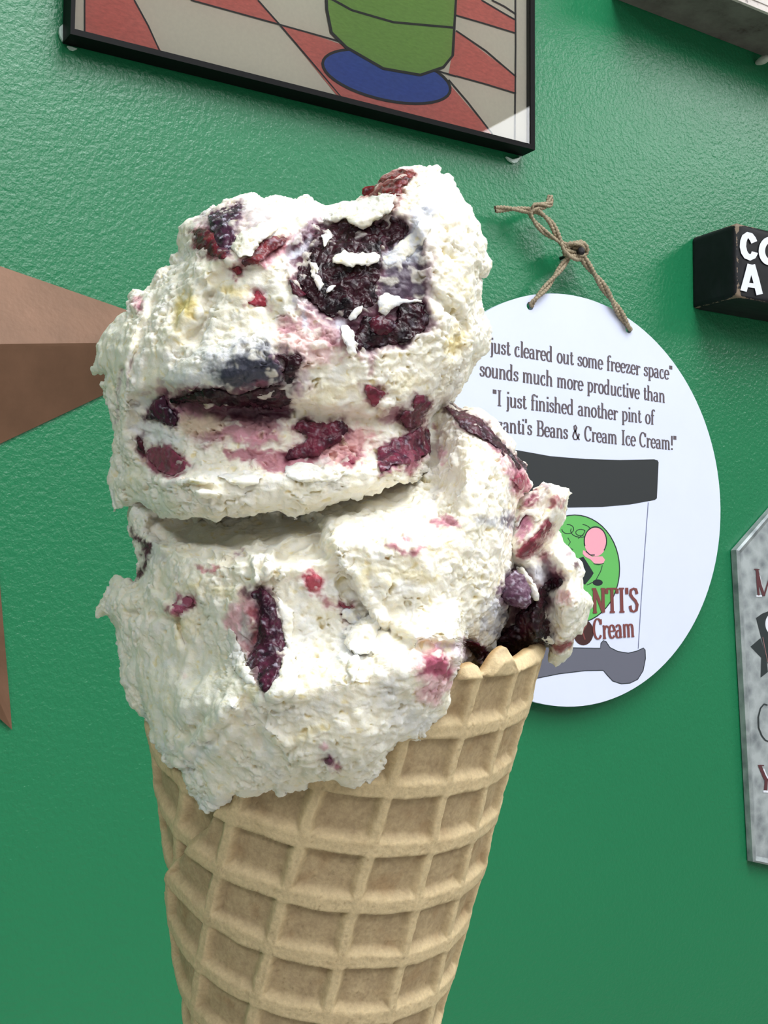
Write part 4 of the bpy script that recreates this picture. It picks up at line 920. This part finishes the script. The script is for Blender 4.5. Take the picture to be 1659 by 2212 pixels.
# ---------- a solid mass from an outline, a mid-surface and a half thickness
def mass(name, poly, w0, sf, sb, parent, mat_, disp, colf, g=2.6, gw=4.0, qp=1.0, relief=None, smooth=True, qmax=None, jag=5.0):
    P = np.array(poly); pad = 14
    M_ = Map(P[:, 0].min()-pad, P[:, 0].max()+pad, P[:, 1].min()-pad, P[:, 1].max()+pad, g)
    wx = fbm(M_.P/13, 3, 91).reshape(M_.X.shape)*jag; wy = fbm(M_.P/13, 3, 92).reshape(M_.X.shape)*jag
    sd = poly_sd(M_.X+wx, M_.Y+wy, poly)
    q = poisson(sd, g); qm = q.max() if qmax is None else qmax
    q = np.clip(q/qm, 0, 1)**qp
    q = np.where(sd > 0, np.maximum(q, 1e-4), sd*.01)
    u, v = M_.X, M_.Y
    W0 = w0(u, v) if callable(w0) else np.full(u.shape, float(w0))
    SF = sf(u, v) if callable(sf) else np.full(u.shape, float(sf)); SBk = sb(u, v) if callable(sb) else np.full(u.shape, float(sb))
    if relief is not None: SFr = MP.samp(relief, u, v)
    else: SFr = np.zeros(u.shape)
    # work in w' = w - W0, the relief fades in over the front half
    lo = -float(SBk.max())-3*gw; hi = float((SF+np.maximum(SFr, 0)).max())+3*gw
    wv = np.arange(lo, hi+gw, gw, dtype=np.float32)[:, None, None]
    fr = np.clip(wv/(.35*SF[None]+1e-3), 0, 1).astype(np.float32)
    we = wv-(SFr[None]*np.minimum(1, np.sqrt(np.maximum(q, 0))*2.2)[None]).astype(np.float32)*fr
    s_ = np.where(we > 0, SF[None].astype(np.float32), SBk[None].astype(np.float32))
    f = (q[None].astype(np.float32)-(we/s_)**2)
    V, Q = surface_nets(f)
    uu = M_.x0+V[:, 0]*g; vv = M_.y0+V[:, 1]*g; ww = lo+V[:, 2]*gw+M_.samp(W0, uu, vv)
    Z = F-ww; p = np.c_[(uu-CX)*Z/F, (vv-CY)*Z/F, Z]
    # one pass of smoothing of the cell steps
    for _ in range(2):
        acc = np.zeros_like(p); cnt = np.zeros(len(p))
        for k in range(4):
            a, b = Q[:, k], Q[:, (k+1) % 4]
            for ax in range(3): acc[:, ax] += np.bincount(a, p[b, ax], len(p)) + np.bincount(b, p[a, ax], len(p))
            cnt += np.bincount(a, minlength=len(p)) + np.bincount(b, minlength=len(p))
        p = p*.4+.6*acc/np.maximum(cnt, 1)[:, None]
    n = vnormals(p, Q)
    # outward?
    c = p.mean(0)
    if ((p-c)*n).sum() < 0: Q = Q[:, ::-1]; n = -n
    d, info = disp(p, n)
    p2 = p+n*d[:, None]
    pu = CX+F*p2[:, 0]/p2[:, 2]; pv = CY+F*p2[:, 1]/p2[:, 2]
    col = colf(p2, n, pu, pv, d, info)
    return make(name, cam_to_world(p2), Q, mat_, parent, smooth=smooth, col=col)

SMOOTH = [(400, 1470, 95, 110, 0), (880, 640, 26, 60, 10), (245, 745, 42, 80, 0), (330, 820, 34, 70, 10), (460, 1180, 80, 40, 0), (640, 1170, 60, 50, 0), (520, 600, 60, 30, 0)]
SMAP = np.zeros(MP.X.shape)
for e in SMOOTH: SMAP = np.maximum(SMAP, 1-sstep(.6, 1.25, ell(*e)))
def cream_disp(amp=1.0, bigk=1.0):
    def f(p, n):
        pu = CX+F*p[:, 0]/p[:, 2]; pv = CY+F*p[:, 1]/p[:, 2]
        sm = MP.samp(SMAP, pu, pv)*(n[:, 2] < 0)
        cr = sstep(-.2, .3, fbm(p/75, 2, 101))*(1-.85*sm)
        wp = p+np.c_[fbm(p/30, 2, 111), fbm(p/30, 2, 112), fbm(p/30, 2, 113)]*14
        big = fbm(p/75, 3, 120)*13
        lump = (np.abs(perlin(wp/34, 131))-.28)*13
        lump2 = (np.abs(perlin(wp/13, 132))-.28)*5.5
        fine = fbm(p/6, 2, 133)*2.0
        pit = -sstep(.22, .5, fbm(wp/[17, 13, 15], 2, 134))*12
        tear = fbm(wp/[34, 8, 14], 2, 136)*4.5
        d = big*bigk+lump*(.45+.55*cr)*(1-.75*sm)*(.4+.6*bigk)+(lump2+fine+pit)*(.15+.85*cr)*(1-.6*sm)+tear*(.5+.5*cr)*(1-.7*sm)
        return d*amp, (cr, pit, lump2+lump, sm)
    return f
def cream_col(S=None, tint=None, tinta=0):
    def f(p, n, pu, pv, d, info):
        cr, pit, lmp, sm = info
        lo = fbm(p/55, 3, 141)
        y = np.clip(.12+.30*lo+.06*(-pit)+.03*(-lmp-2), 0, 1)[:, None]
        c = CREAM*(1-y)+YEL*y
        wv = sstep(.05, .45, fbm(p/48, 3, 142))[:, None]*.5; c = c*(1-wv)+MILK*wv
        a = np.zeros(len(p)); wet = np.zeros(len(p))
        if S is not None:
            wx = fbm(p/16, 2, 151)*6; wy = fbm(p/16, 2, 152)*6
            C = MP.samp(S[0], pu+wx, pv+wy); A = MP.samp(S[1], pu+wx, pv+wy); Wt = MP.samp(S[2], pu+wx, pv+wy)
            side = 1-.8*sstep(.1, .7, n[:, 2]); A = np.clip(A, 0, 1)*side
            # crests of the crumbs stay whiter than the stain
            A1 = A*(1-.55*sstep(.5, 4, lmp)*(Wt < .6)); C = C/np.maximum(MP.samp(S[1], pu+wx, pv+wy), .05)[:, None]
            c = c*(1-A1[:, None])+np.clip(C, 0, 1)*A1[:, None]; wet = Wt*A
        # faint blueberry streaks everywhere, also round the back
        s2 = sstep(.40, .62, fbm(p/[70, 40, 70], 3, 161))[:, None]*sstep(-.2, .5, n[:, 2:3]); c = c*(1-.7*s2)+MG*.7*s2
        if tint is not None:
            tt = (tinta*sstep(-.25, .35, fbm(p/22, 3, 171)))[:, None]; c = c*(1-tt)+tint*tt
        sp = (fbm(p/2.2, 1, 181) > .93); c = np.where(sp[:, None]*0 > 0, PU, c)
        return np.c_[c, wet]
    return f
# ---- mid-surfaces
RIMY = lambda u: np.interp(u, [250, 400, 600, 800, 990, 1200], [1560, 1560, 1520, 1480, 1425, 1400])
def tauB(u, v): return sstep(-150, 0, v-RIMY(u))*(1-sstep(985, 1010, u))
def w0B(u, v):
    t_ = tauB(u, v); return 60*(1-t_)+(cone_w(u, v)+8)*t_
def sfB(u, v):
    t_ = tauB(u, v); return (415*(1-t_)+150*t_)*(1-.7*(1-sstep(1030, 1190, v))*(1-sstep(930, 1020, u)))
def sbB(u, v): return 330*(1-tauB(u, v))+60*tauB(u, v)
# front depth of the bottom scoop, needed by what lies on it
def front_map(poly, w0, sf, relief, qp=1.0):
    sd = poly_sd(MP.X, MP.Y, poly); q = poisson(sd, G); q = np.clip(q/q.max(), 0, 1)**qp
    return w0(MP.X, MP.Y)+(sf(MP.X, MP.Y))*np.sqrt(q)+relief*np.minimum(1, np.sqrt(q)*2.2), sd
FB, sdB = front_map(BOT, w0B, sfB, RB_)
FBs = blur(FB, 14)
def tauT(u, v): return sstep(860, 1070, v)
def w0T(u, v): return 60+290*tauT(u, v)*sstep(225, 420, u)*(1-sstep(850, 965, u))
def sfT(u, v): return 335*(1-tauT(u, v))+85*tauT(u, v)
def sbT(u, v): return 300*(1-tauT(u, v))+45*tauT(u, v)
FT, sdT = front_map(TOP, w0T, sfT, RT_)
sb_, st_ = 'B', 'T'; JOBS = []; OBJ = {}
# ============================================================ berries, jam and loose flakes on the scoops
# right hand folded mass behind the lower scoop, and the jam pool at the rim
SR_ = newpaint()
paint(SR_, z7([(700, 830), (770, 770), (800, 860), (720, 980), (670, 940)]), PK, .9, 7, 12); paint(SR_, z7([(700, 850), (760, 790), (790, 850), (720, 920)]), lin((180, 110, 140)), .8, 8, 12)
paint(SR_, z7([(680, 1050), (860, 880), (900, 820), (930, 860), (850, 1000), (760, 1080), (700, 1085)]), lin((122, 46, 62)), .95, 5, 6, .5)
paint(SR_, z7([(890, 740), (960, 660), (1000, 700), (1005, 780), (970, 760), (955, 700), (920, 760)]), lin((150, 70, 84)), .9, 5, 8, .4)
paint(SR_, z7([(830, 590), (870, 575), (920, 600), (880, 620)]), MV, .8, 5, 8); paint(SR_, z7([(760, 660), (800, 620), (840, 680), (800, 740), (700, 760)]), MG, .9, 6, 12, .4)
paint(SR_, z7([(820, 1050), (900, 1050), (930, 1150), (1010, 1240), (960, 1260), (860, 1150)]), MG, .8, 8, 14, .3); paint(SR_, z7([(1000, 1040), (1080, 1045), (1060, 1080), (1010, 1080)]), MV, .8, 6, 8)
paint(SR_, z7([(1060, 1130), (1090, 1120), (1110, 1150), (1090, 1170), (1060, 1150)]), PU, .9, 4, 5, .6); paint(SR_, (1220, 1290, 22, 14, 0), PK, .6, 8, 12)
paint(SR_, z7([(650, 1150), (900, 1150), (960, 1230), (900, 1400), (920, 1650), (860, 1700), (480, 1800), (500, 1400)]), PU, .85, 12, 20, .6)
paint(SR_, z7([(780, 1130), (900, 1120), (900, 1250), (830, 1300), (780, 1220)]), GY, .7, 10, 20)
paint(SR_, z7([(920, 1700), (960, 1660), (1085, 1630), (1070, 1700), (980, 1740), (910, 1730)]), lin((140, 56, 62)), .95, 5, 8, .6)
RR_ = np.zeros(MP.X.shape)
RR_ += 70*ridge(z7([(700, 1040), (800, 920), (900, 800), (960, 680)]), 26)+40*ridge(z7([(960, 620), (1000, 700), (1000, 800)]), 16)-50*ridge(z7([(820, 1060), (960, 960), (1000, 900)]), 12)
RR_ += 50*ridge(z7([(980, 1080), (1060, 1200), (1100, 1400)]), 24)+60*bell(1225, 1335, 38, 70, 10)-40*ridge(z7([(880, 1120), (920, 1260), (900, 1400), (920, 1600)]), 16)
RR_ += 30*bell(1245, 1225, 14, 14, 0)+30*bell(1165, 1250, 30, 60, 10)
FR_, sdR = front_map(RGT, lambda u, v: 60+0*u, lambda u, v: 130+0*u, RR_)
FB_ = np.where(sdB > 0, FB, 60); FT_ = np.where(sdT > 0, FT, 60); FRm = np.where(sdR > 0, FR_, 60)
FB_ = blur(FB_, 3); FT_ = blur(FT_, 3); FRm = blur(FRm, 3)

def jam_disp(amp):
    def f(p, n):
        wp = p+np.c_[fbm(p/20, 2, 211), fbm(p/20, 2, 212), fbm(p/20, 2, 213)]*10
        a = (np.abs(perlin(wp/19, 221))-.28)*9; b = (np.abs(perlin(wp/9, 222))-.28)*3.5; c = fbm(p/4, 2, 223)*.9
        return (fbm(p/34, 2, 224)*7+a+b+c)*amp, (a+b, None, None, None)
    return f
def jam_col(c0, c1, frost=.35, seed=0):
    c0 = lin(c0); c1 = lin(c1)
    def f(p, n, pu, pv, d, info):
        m = sstep(-.4, .5, fbm(p/26, 3, 231+seed))[:, None]; c = c0*(1-m)+c1*m
        fz = (frost*sstep(.12, .42, fbm(p/13, 3, 241+seed)+.02*info[0]))[:, None]; c = c*(1-fz)+lin((196, 190, 208))*fz
        return np.c_[c, 1-fz[:, 0]*.8]
    return f
def on(FM, lift=0): return lambda u, v: MP.samp(FM, u, v)+lift
def jam(poly, FM, T, par, c0=(58, 22, 38), c1=(24, 14, 26), frost=.35, lift=0, amp=.8, label=None, name='berry_piece', seed=0, mat_=None, halo=True):
    S = ST if par == 'T' else (SR_ if FM is FRm else SB)
    if halo:
        hc = lin(c0)*.5+lin((190, 120, 150))*.5
        paint(S, poly, hc, .5, 13, 22, 0, 12, 5); paint(S, poly, lin(c0), .8, 5, 12, .5, 12, 3)
    def f():
        o = mass(name, poly, on(FM, lift), T, T*.8+8, OBJ[par], mat_ or M_JAM, jam_disp(amp), jam_col(c0, c1, frost, seed), g=2.2, gw=2.6, qp=.8, jag=6.5)
        if label: o['label'] = label
    JOBS.append(f)
def flake(poly, FM, T, par, S=None, lift=4, amp=.45, tint=None, ta=0, name='cream_flake', label=None):
    def f():
        o = mass(name, poly, on(FM, lift), T, T*.7+6, OBJ[par], M_CREAM, cream_disp(amp*1.3+.2, 0), cream_col(S, tint, ta), g=2.2, gw=2.6, qp=.8, jag=7)
        if label: o['label'] = label
    JOBS.append(f)
RED = ((120, 34, 40), (58, 18, 28)); DKR = ((84, 26, 42), (40, 16, 30)); BLK = ((52, 16, 28), (14, 9, 16))
# upper scoop
jam(z2([(330, 450), (480, 450), (560, 500), (640, 510), (760, 440), (925, 430), (940, 530), (880, 590), (800, 620), (740, 690), (740, 800), (715, 900), (700, 1040), (640, 1120), (560, 1170), (480, 1160), (380, 1150), (260, 1050), (190, 970), (140, 890), (150, 780), (210, 690), (250, 600), (290, 500)]), FT_, 16, st_, *BLK, frost=.06, lift=-4, amp=1.1, label='largest dark glossy berry mass in the hollow')
jam(z2([(640, 1120), (700, 1150), (850, 1180), (870, 1060), (1050, 1045), (1070, 1150), (1055, 1230), (960, 1300), (880, 1340), (760, 1340), (650, 1370), (570, 1390), (540, 1280), (600, 1180)]), FT_, 20, st_, *BLK, frost=.15, lift=0, amp=.8, seed=3)
jam(z2([(650, 1180), (720, 1130), (820, 1170), (860, 1220), (800, 1270), (720, 1270), (670, 1240)]), FT_, 16, st_, *DKR, frost=.4, lift=14, amp=.6, seed=4)
jam(z2([(590, 215), (650, 203), (720, 192), (735, 145), (850, 85), (1000, 110), (960, 150), (890, 200), (890, 290), (870, 300), (825, 335), (760, 265), (620, 285)]), FT_, 14, st_, (130, 38, 40), (60, 20, 28), frost=.25, lift=0, amp=.6, seed=5, label='dark red jam at the top tip')
jam(z1([(785, 530), (850, 500), (930, 540), (960, 620), (1040, 650), (1060, 700), (1000, 730), (930, 710), (860, 690), (800, 630)]), FT_, 16, st_, (116, 34, 46), (50, 20, 34), frost=.2, lift=2, amp=.5, seed=6)
jam(z1([(890, 410), (950, 390), (1130, 330), (1140, 400), (1060, 480), (1080, 580), (1060, 690), (990, 720), (940, 600)]), FT_, 14, st_, (76, 40, 62), (40, 24, 42), frost=.9, lift=2, amp=.7, seed=7)
jam(z1([(1180, 705), (1240, 640), (1290, 600), (1390, 565), (1475, 575), (1440, 620), (1330, 690), (1250, 760), (1150, 790), (1130, 750)]), FT_, 9, st_, (126, 40, 48), (62, 22, 32), frost=.3, lift=1, amp=.5, seed=8)
jam(z1([(1060, 800), (1110, 780), (1150, 820), (1100, 850)]), FT_, 8, st_, (130, 44, 54), (90, 30, 40), .1, 1, .4)
jam(z1([(1470, 885), (1520, 890), (1595, 980), (1560, 1000), (1500, 975)]), FT_, 10, st_, *DKR, frost=.15, lift=2, amp=.5)
jam(z1([(1230, 960), (1270, 950), (1320, 1060), (1290, 1070), (1160, 1050), (1160, 1030), (1220, 1010)]), FT_, 8, st_, (150, 52, 66), (110, 40, 54), .2, 1, .4)
jam(z3([(600, 330), (700, 330), (860, 270), (960, 260), (1100, 320), (1250, 260), (1430, 230), (1450, 70), (1390, 20), (1550, 25), (1575, 60), (1520, 150), (1490, 280), (1500, 350), (1440, 400), (1300, 410), (1100, 390), (900, 370), (760, 360), (660, 380)]), FT_, 11, st_, *BLK, frost=.06, lift=-2, amp=.7, seed=10, label='long dark berry seam under a smear of cream')
jam(z3([(520, 345), (580, 305), (620, 400), (680, 490), (640, 545), (560, 500), (440, 480), (470, 420)]), FT_, 11, st_, (80, 36, 58), (40, 20, 38), frost=.6, lift=0, amp=.6, seed=11)
jam(z3([(430, 700), (520, 690), (600, 680), (735, 790), (725, 860), (640, 890), (540, 850), (460, 770)]), FT_, 7, st_, (140, 62, 86), (98, 40, 62), frost=.12, lift=-1, amp=.4, seed=12)
jam(z3([(375, 600), (395, 590), (440, 690), (430, 740), (395, 700)]), FT_, 9, st_, *DKR, frost=.2, lift=2, amp=.4)
jam(z4([(180, 490), (330, 505), (380, 500), (470, 490), (520, 560), (450, 640), (340, 690), (290, 760), (180, 750), (60, 785), (55, 725), (200, 640), (210, 600), (110, 550)]), FT_, 13, st_, (110, 40, 60), (54, 20, 36), frost=.25, lift=0, amp=.7, seed=13)
jam(z4([(460, 800), (500, 760), (600, 745), (600, 780), (520, 810)]), FT_, 7, st_, (140, 60, 80), (110, 44, 64), .1, 1, .4)
jam(z4([(720, 690), (820, 640), (900, 610), (1020, 540), (1090, 570), (1140, 640), (1135, 705), (1060, 740), (960, 800), (850, 810), (740, 860), (712, 770)]), FT_, 15, st_, (112, 46, 66), (46, 22, 40), frost=.35, lift=0, amp=.6, seed=14, label='plum coloured berry at the lower right of the upper scoop')
jam(z4([(990, 300), (1050, 320), (1100, 370), (1060, 440), (1020, 530), (940, 560), (890, 500), (850, 480), (890, 460), (900, 430), (960, 420)]), FT_, 13, st_, (108, 44, 62), (70, 28, 46), frost=.3, lift=4, amp=.5, seed=15)
jam(z4([(630, 245), (720, 262), (768, 290), (740, 340), (690, 388), (645, 340)]), FT_, 9, st_, (130, 50, 66), (90, 34, 50), frost=.25, lift=1, amp=.6, seed=16)
flake(z2([(332, 440), (430, 362), (500, 322), (600, 302), (760, 262), (828, 272), (830, 350), (790, 400), (700, 460), (620, 508), (540, 490), (480, 432), (400, 470)]), FT_, 22, st_, lift=12, amp=.5, label='crumbly cream cap over the dark hollow')
flake(z2([(390, 750), (425, 680), (480, 672), (540, 690), (620, 680), (640, 690), (690, 678), (740, 700), (720, 735), (660, 770), (600, 778), (500, 778), (450, 762)]), FT_, 11, st_, lift=22, amp=.3, label='thin curled flake lying across the dark hollow')
flake(z2([(312, 560), (350, 532), (388, 545), (390, 580), (350, 610), (335, 650), (320, 600)]), FT_, 7, st_, lift=18, amp=.25, tint=BL, ta=.8)
flake(z2([(225, 750), (280, 760), (290, 850), (330, 910), (300, 960), (270, 900), (240, 830)]), FT_, 6, st_, lift=14, amp=.25, tint=BL, ta=.8)
flake(z2([(330, 965), (380, 920), (415, 915), (400, 950), (350, 975)]), FT_, 5, st_, lift=18, amp=.2, tint=BL, ta=.7)
flake(z2([(450, 1210), (500, 1202), (540, 1260), (560, 1330), (550, 1430), (520, 1430), (480, 1340)]), FT_, 10, st_, lift=16, amp=.25, tint=BL, ta=.8)
flake(z2([(720, 1000), (760, 970), (820, 985), (900, 1010), (1040, 1022), (1040, 1042), (900, 1050), (820, 1090), (770, 1150), (715, 1110)]), FT_, 9, st_, lift=10, amp=.3, tint=BL, ta=.8)
flake(z2([(500, 1150), (560, 1090), (610, 1060), (590, 1120), (530, 1180)]), FT_, 6, st_, lift=14, amp=.25, tint=BL, ta=.7)
flake(z2([(800, 690), (880, 600), (960, 540), (1040, 420), (1110, 400), (1100, 520), (1040, 620), (920, 740), (820, 790), (750, 760), (740, 700)]), FT_, 10, st_, lift=0, amp=.3, tint=BL, ta=.9)
flake(z1([(1062, 650), (1090, 560), (1200, 510), (1290, 470), (1370, 468), (1410, 500), (1350, 560), (1260, 620), (1200, 700), (1110, 712)]), FT_, 18, st_, lift=8, amp=.35, label='thick flake beside the upper left berry')
flake(z3([(560, 200), (640, 120), (700, 60), (900, -40), (1100, -110), (1280, -90), (1370, 20), (1440, 130), (1425, 215), (1250, 260), (1100, 318), (1040, 300), (1000, 240), (960, 270), (900, 240), (820, 235), (790, 290), (740, 260), (700, 310), (650, 240), (610, 215)]), FT_, 15, st_, S=ST, lift=2, amp=.4, label='milky smear draped over the dark seam')
flake(z3([(960, 890), (1060, 870), (1140, 880), (1200, 870), (1290, 892), (1240, 950), (1130, 980), (1040, 935)]), FT_, 10, st_, lift=4, amp=.35, tint=MILK, ta=.4)
flake(z3([(800, 1010), (860, 980), (940, 995), (985, 1030), (900, 1050), (820, 1040)]), FT_, 8, st_, lift=4, amp=.2)
flake(z3([(560, 935), (640, 912), (760, 905), (930, 935), (860, 948), (700, 950), (600, 945)]), FT_, 6, st_, lift=5, amp=.2)
flake(z3([(1440, 830), (1560, 790), (1660, 810), (1800, 860), (1900, 880), (1800, 930), (1600, 940), (1460, 900)]), FT_, 9, st_, lift=3, amp=.4, tint=MILK, ta=.4)
# lower scoop
jam(z5([(1160, 195), (1200, 180), (1290, 160), (1350, 210), (1392, 330), (1430, 480), (1430, 600), (1412, 720), (1380, 820), (1340, 880), (1290, 925), (1270, 850), (1230, 800), (1150, 710), (1190, 650), (1240, 560), (1260, 380), (1250, 250), (1190, 235)]), FB_, 20, sb_, (78, 30, 52), (34, 16, 30), frost=.45, lift=-2, amp=.6, seed=20, label='upright dark berry split open on the lower scoop')
flake(z5([(1370, 150), (1420, 260), (1500, 330), (1500, 560), (1545, 760), (1540, 870), (1500, 950), (1400, 1002), (1300, 985), (1290, 930), (1350, 870), (1400, 800), (1440, 600), (1420, 400)]), FB_, 15, sb_, lift=2, amp=.35, tint=MILK, ta=.4)
flake(z5([(1030, 450), (1070, 470), (1110, 540), (1150, 640), (1160, 700), (1230, 800), (1230, 860), (1170, 850), (1080, 760), (1060, 640)]), FB_, 11, sb_, lift=2, amp=.35, tint=MILK, ta=.4)
flake(z6([(480, 480), (560, 400), (640, 350), (712, 340), (725, 430), (705, 560), (690, 650), (640, 640), (560, 650), (480, 570)]), FB_, 22, sb_, lift=0, amp=.85, tint=BL, ta=.4)
flake(z6([(450, 340), (500, 312), (560, 320), (610, 380), (560, 430), (520, 420), (460, 380)]), FB_, 9, sb_, lift=2, amp=.3, tint=BL, ta=.8)
flake(z6([(500, 700), (540, 640), (590, 650), (590, 720), (560, 800), (545, 900), (520, 800), (500, 760)]), FB_, 8, sb_, lift=2, amp=.3, tint=MILK, ta=.4)
jam(z6([(200, 90), (260, 60), (318, 95), (300, 160), (240, 190), (195, 150)]), FB_, 7, sb_, (190, 92, 104), (160, 60, 76), .2, 0, .4)
jam(z6([(430, 270), (520, 295), (535, 320), (470, 320)]), FB_, 6, sb_, (130, 50, 66), (100, 34, 50), .1, 2, .3)
jam(z6([(320, 1405), (370, 1378), (395, 1410), (370, 1445), (335, 1420)]), FB_, 5, sb_, (120, 60, 90), (86, 40, 66), .2, 2, .3)
jam(z5([(625, 330), (680, 232), (785, 240), (780, 290), (730, 310), (690, 355)]), FB_, 7, sb_, (158, 84, 108), (130, 60, 84), .3, 1, .4)
jam(z7([(195, 70), (240, 30), (290, 90), (350, 95), (450, 150), (540, 250), (640, 370), (740, 450), (752, 490), (690, 480), (620, 420), (560, 340), (470, 280), (380, 240), (310, 200), (260, 130)]), FB_, 10, sb_, (84, 40, 54), (44, 22, 36), frost=.3, lift=6, amp=.5, seed=25, label='dark jam vein along the upper right edge of the lower scoop')
jam(z7([(650, 560), (700, 520), (750, 540), (760, 600), (700, 620)]), FB_, 7, sb_, (160, 72, 92), (130, 50, 70), .3, 2, .4)
lambda_w = np.full(MP.X.shape, 235.)
jam(z7([(600, 1230), (680, 1165), (730, 1220), (775, 1320), (780, 1400), (740, 1440), (660, 1430), (590, 1380), (560, 1335)]), lambda_w, 26, sb_, (112, 84, 104), (80, 48, 70), frost=.6, lift=0, amp=.6, seed=26, label='frosted purple berry at the right of the lower scoop')
jam(z7([(320, 1660), (400, 1665), (450, 1700), (490, 1740), (510, 1800), (470, 1840), (430, 1830), (400, 1760), (350, 1710)]), FB_, 10, sb_, *DKR, frost=.5, lift=4, amp=.6, seed=27)
flake(z7([(400, 1840), (450, 1800), (500, 1790), (512, 1830), (480, 1890), (440, 1920), (434, 1965), (405, 1950), (420, 1890)]), FB_, 8, sb_, lift=14, amp=.35, tint=BL, ta=.5)
jam(z7([(480, 1720), (560, 1640), (640, 1570), (700, 1440), (790, 1400), (850, 1290), (940, 1215), (1010, 1240), (900, 1340), (890, 1500), (925, 1660), (830, 1705), (760, 1760), (690, 1900), (560, 2000), (440, 2000), (420, 1840)]), FRm, 40, sb_, *BLK, frost=.14, lift=-6, amp=1., seed=28, label='black jam pool above the cone rim')
flake(z7([(680, 1150), (740, 1170), (800, 1260), (835, 1330), (830, 1380), (790, 1380), (740, 1290), (700, 1220)]), FRm, 16, sb_, lift=14, amp=.35, tint=BL, ta=.6)
flake(z7([(850, 1635), (900, 1620), (940, 1655), (925, 1680), (880, 1675)]), FRm, 8, sb_, lift=16, amp=.3, tint=BL, ta=.5)
jam(z7([(680, 1052), (800, 950), (870, 880), (905, 830), (925, 870), (850, 1000), (760, 1080), (700, 1085)]), FRm, 7, sb_, (140, 60, 74), (104, 40, 52), .1, 2, .3)
flake(z7([(665, 870), (720, 780), (790, 750), (865, 780), (860, 820), (800, 850), (790, 800), (740, 790), (690, 880)]), FRm, 10, sb_, lift=6, amp=.25)
for i, c in enumerate([(760, 1170), (640, 1320), (700, 1400), (620, 1560), (420, 1560), (960, 1480)]): pass

# build the scoops with the stain of every berry in them, then what lies on them
OBJ['B'] = mass('scoop', BOT, w0B, sfB, sbB, ic, M_CREAM, cream_disp(), cream_col(SB), relief=RB_)
OBJ['B']['label'] = 'lower cream scoop spilling over the cone edge'
OBJ['T'] = mass('scoop', TOP, w0T, sfT, sbT, ic, M_CREAM, cream_disp(), cream_col(ST), relief=RT_)
OBJ['T']['label'] = 'upper scoop with large dark blueberry hollow'

ms = mass('cream_fold', RGT, lambda u, v: 60+0*u, 130, 150, OBJ['B'], M_CREAM, cream_disp(.55), cream_col(SR_), relief=RR_)
ms['label'] = 'pink streaked fold of cream at the right of the lower scoop'
for f_ in JOBS: f_()
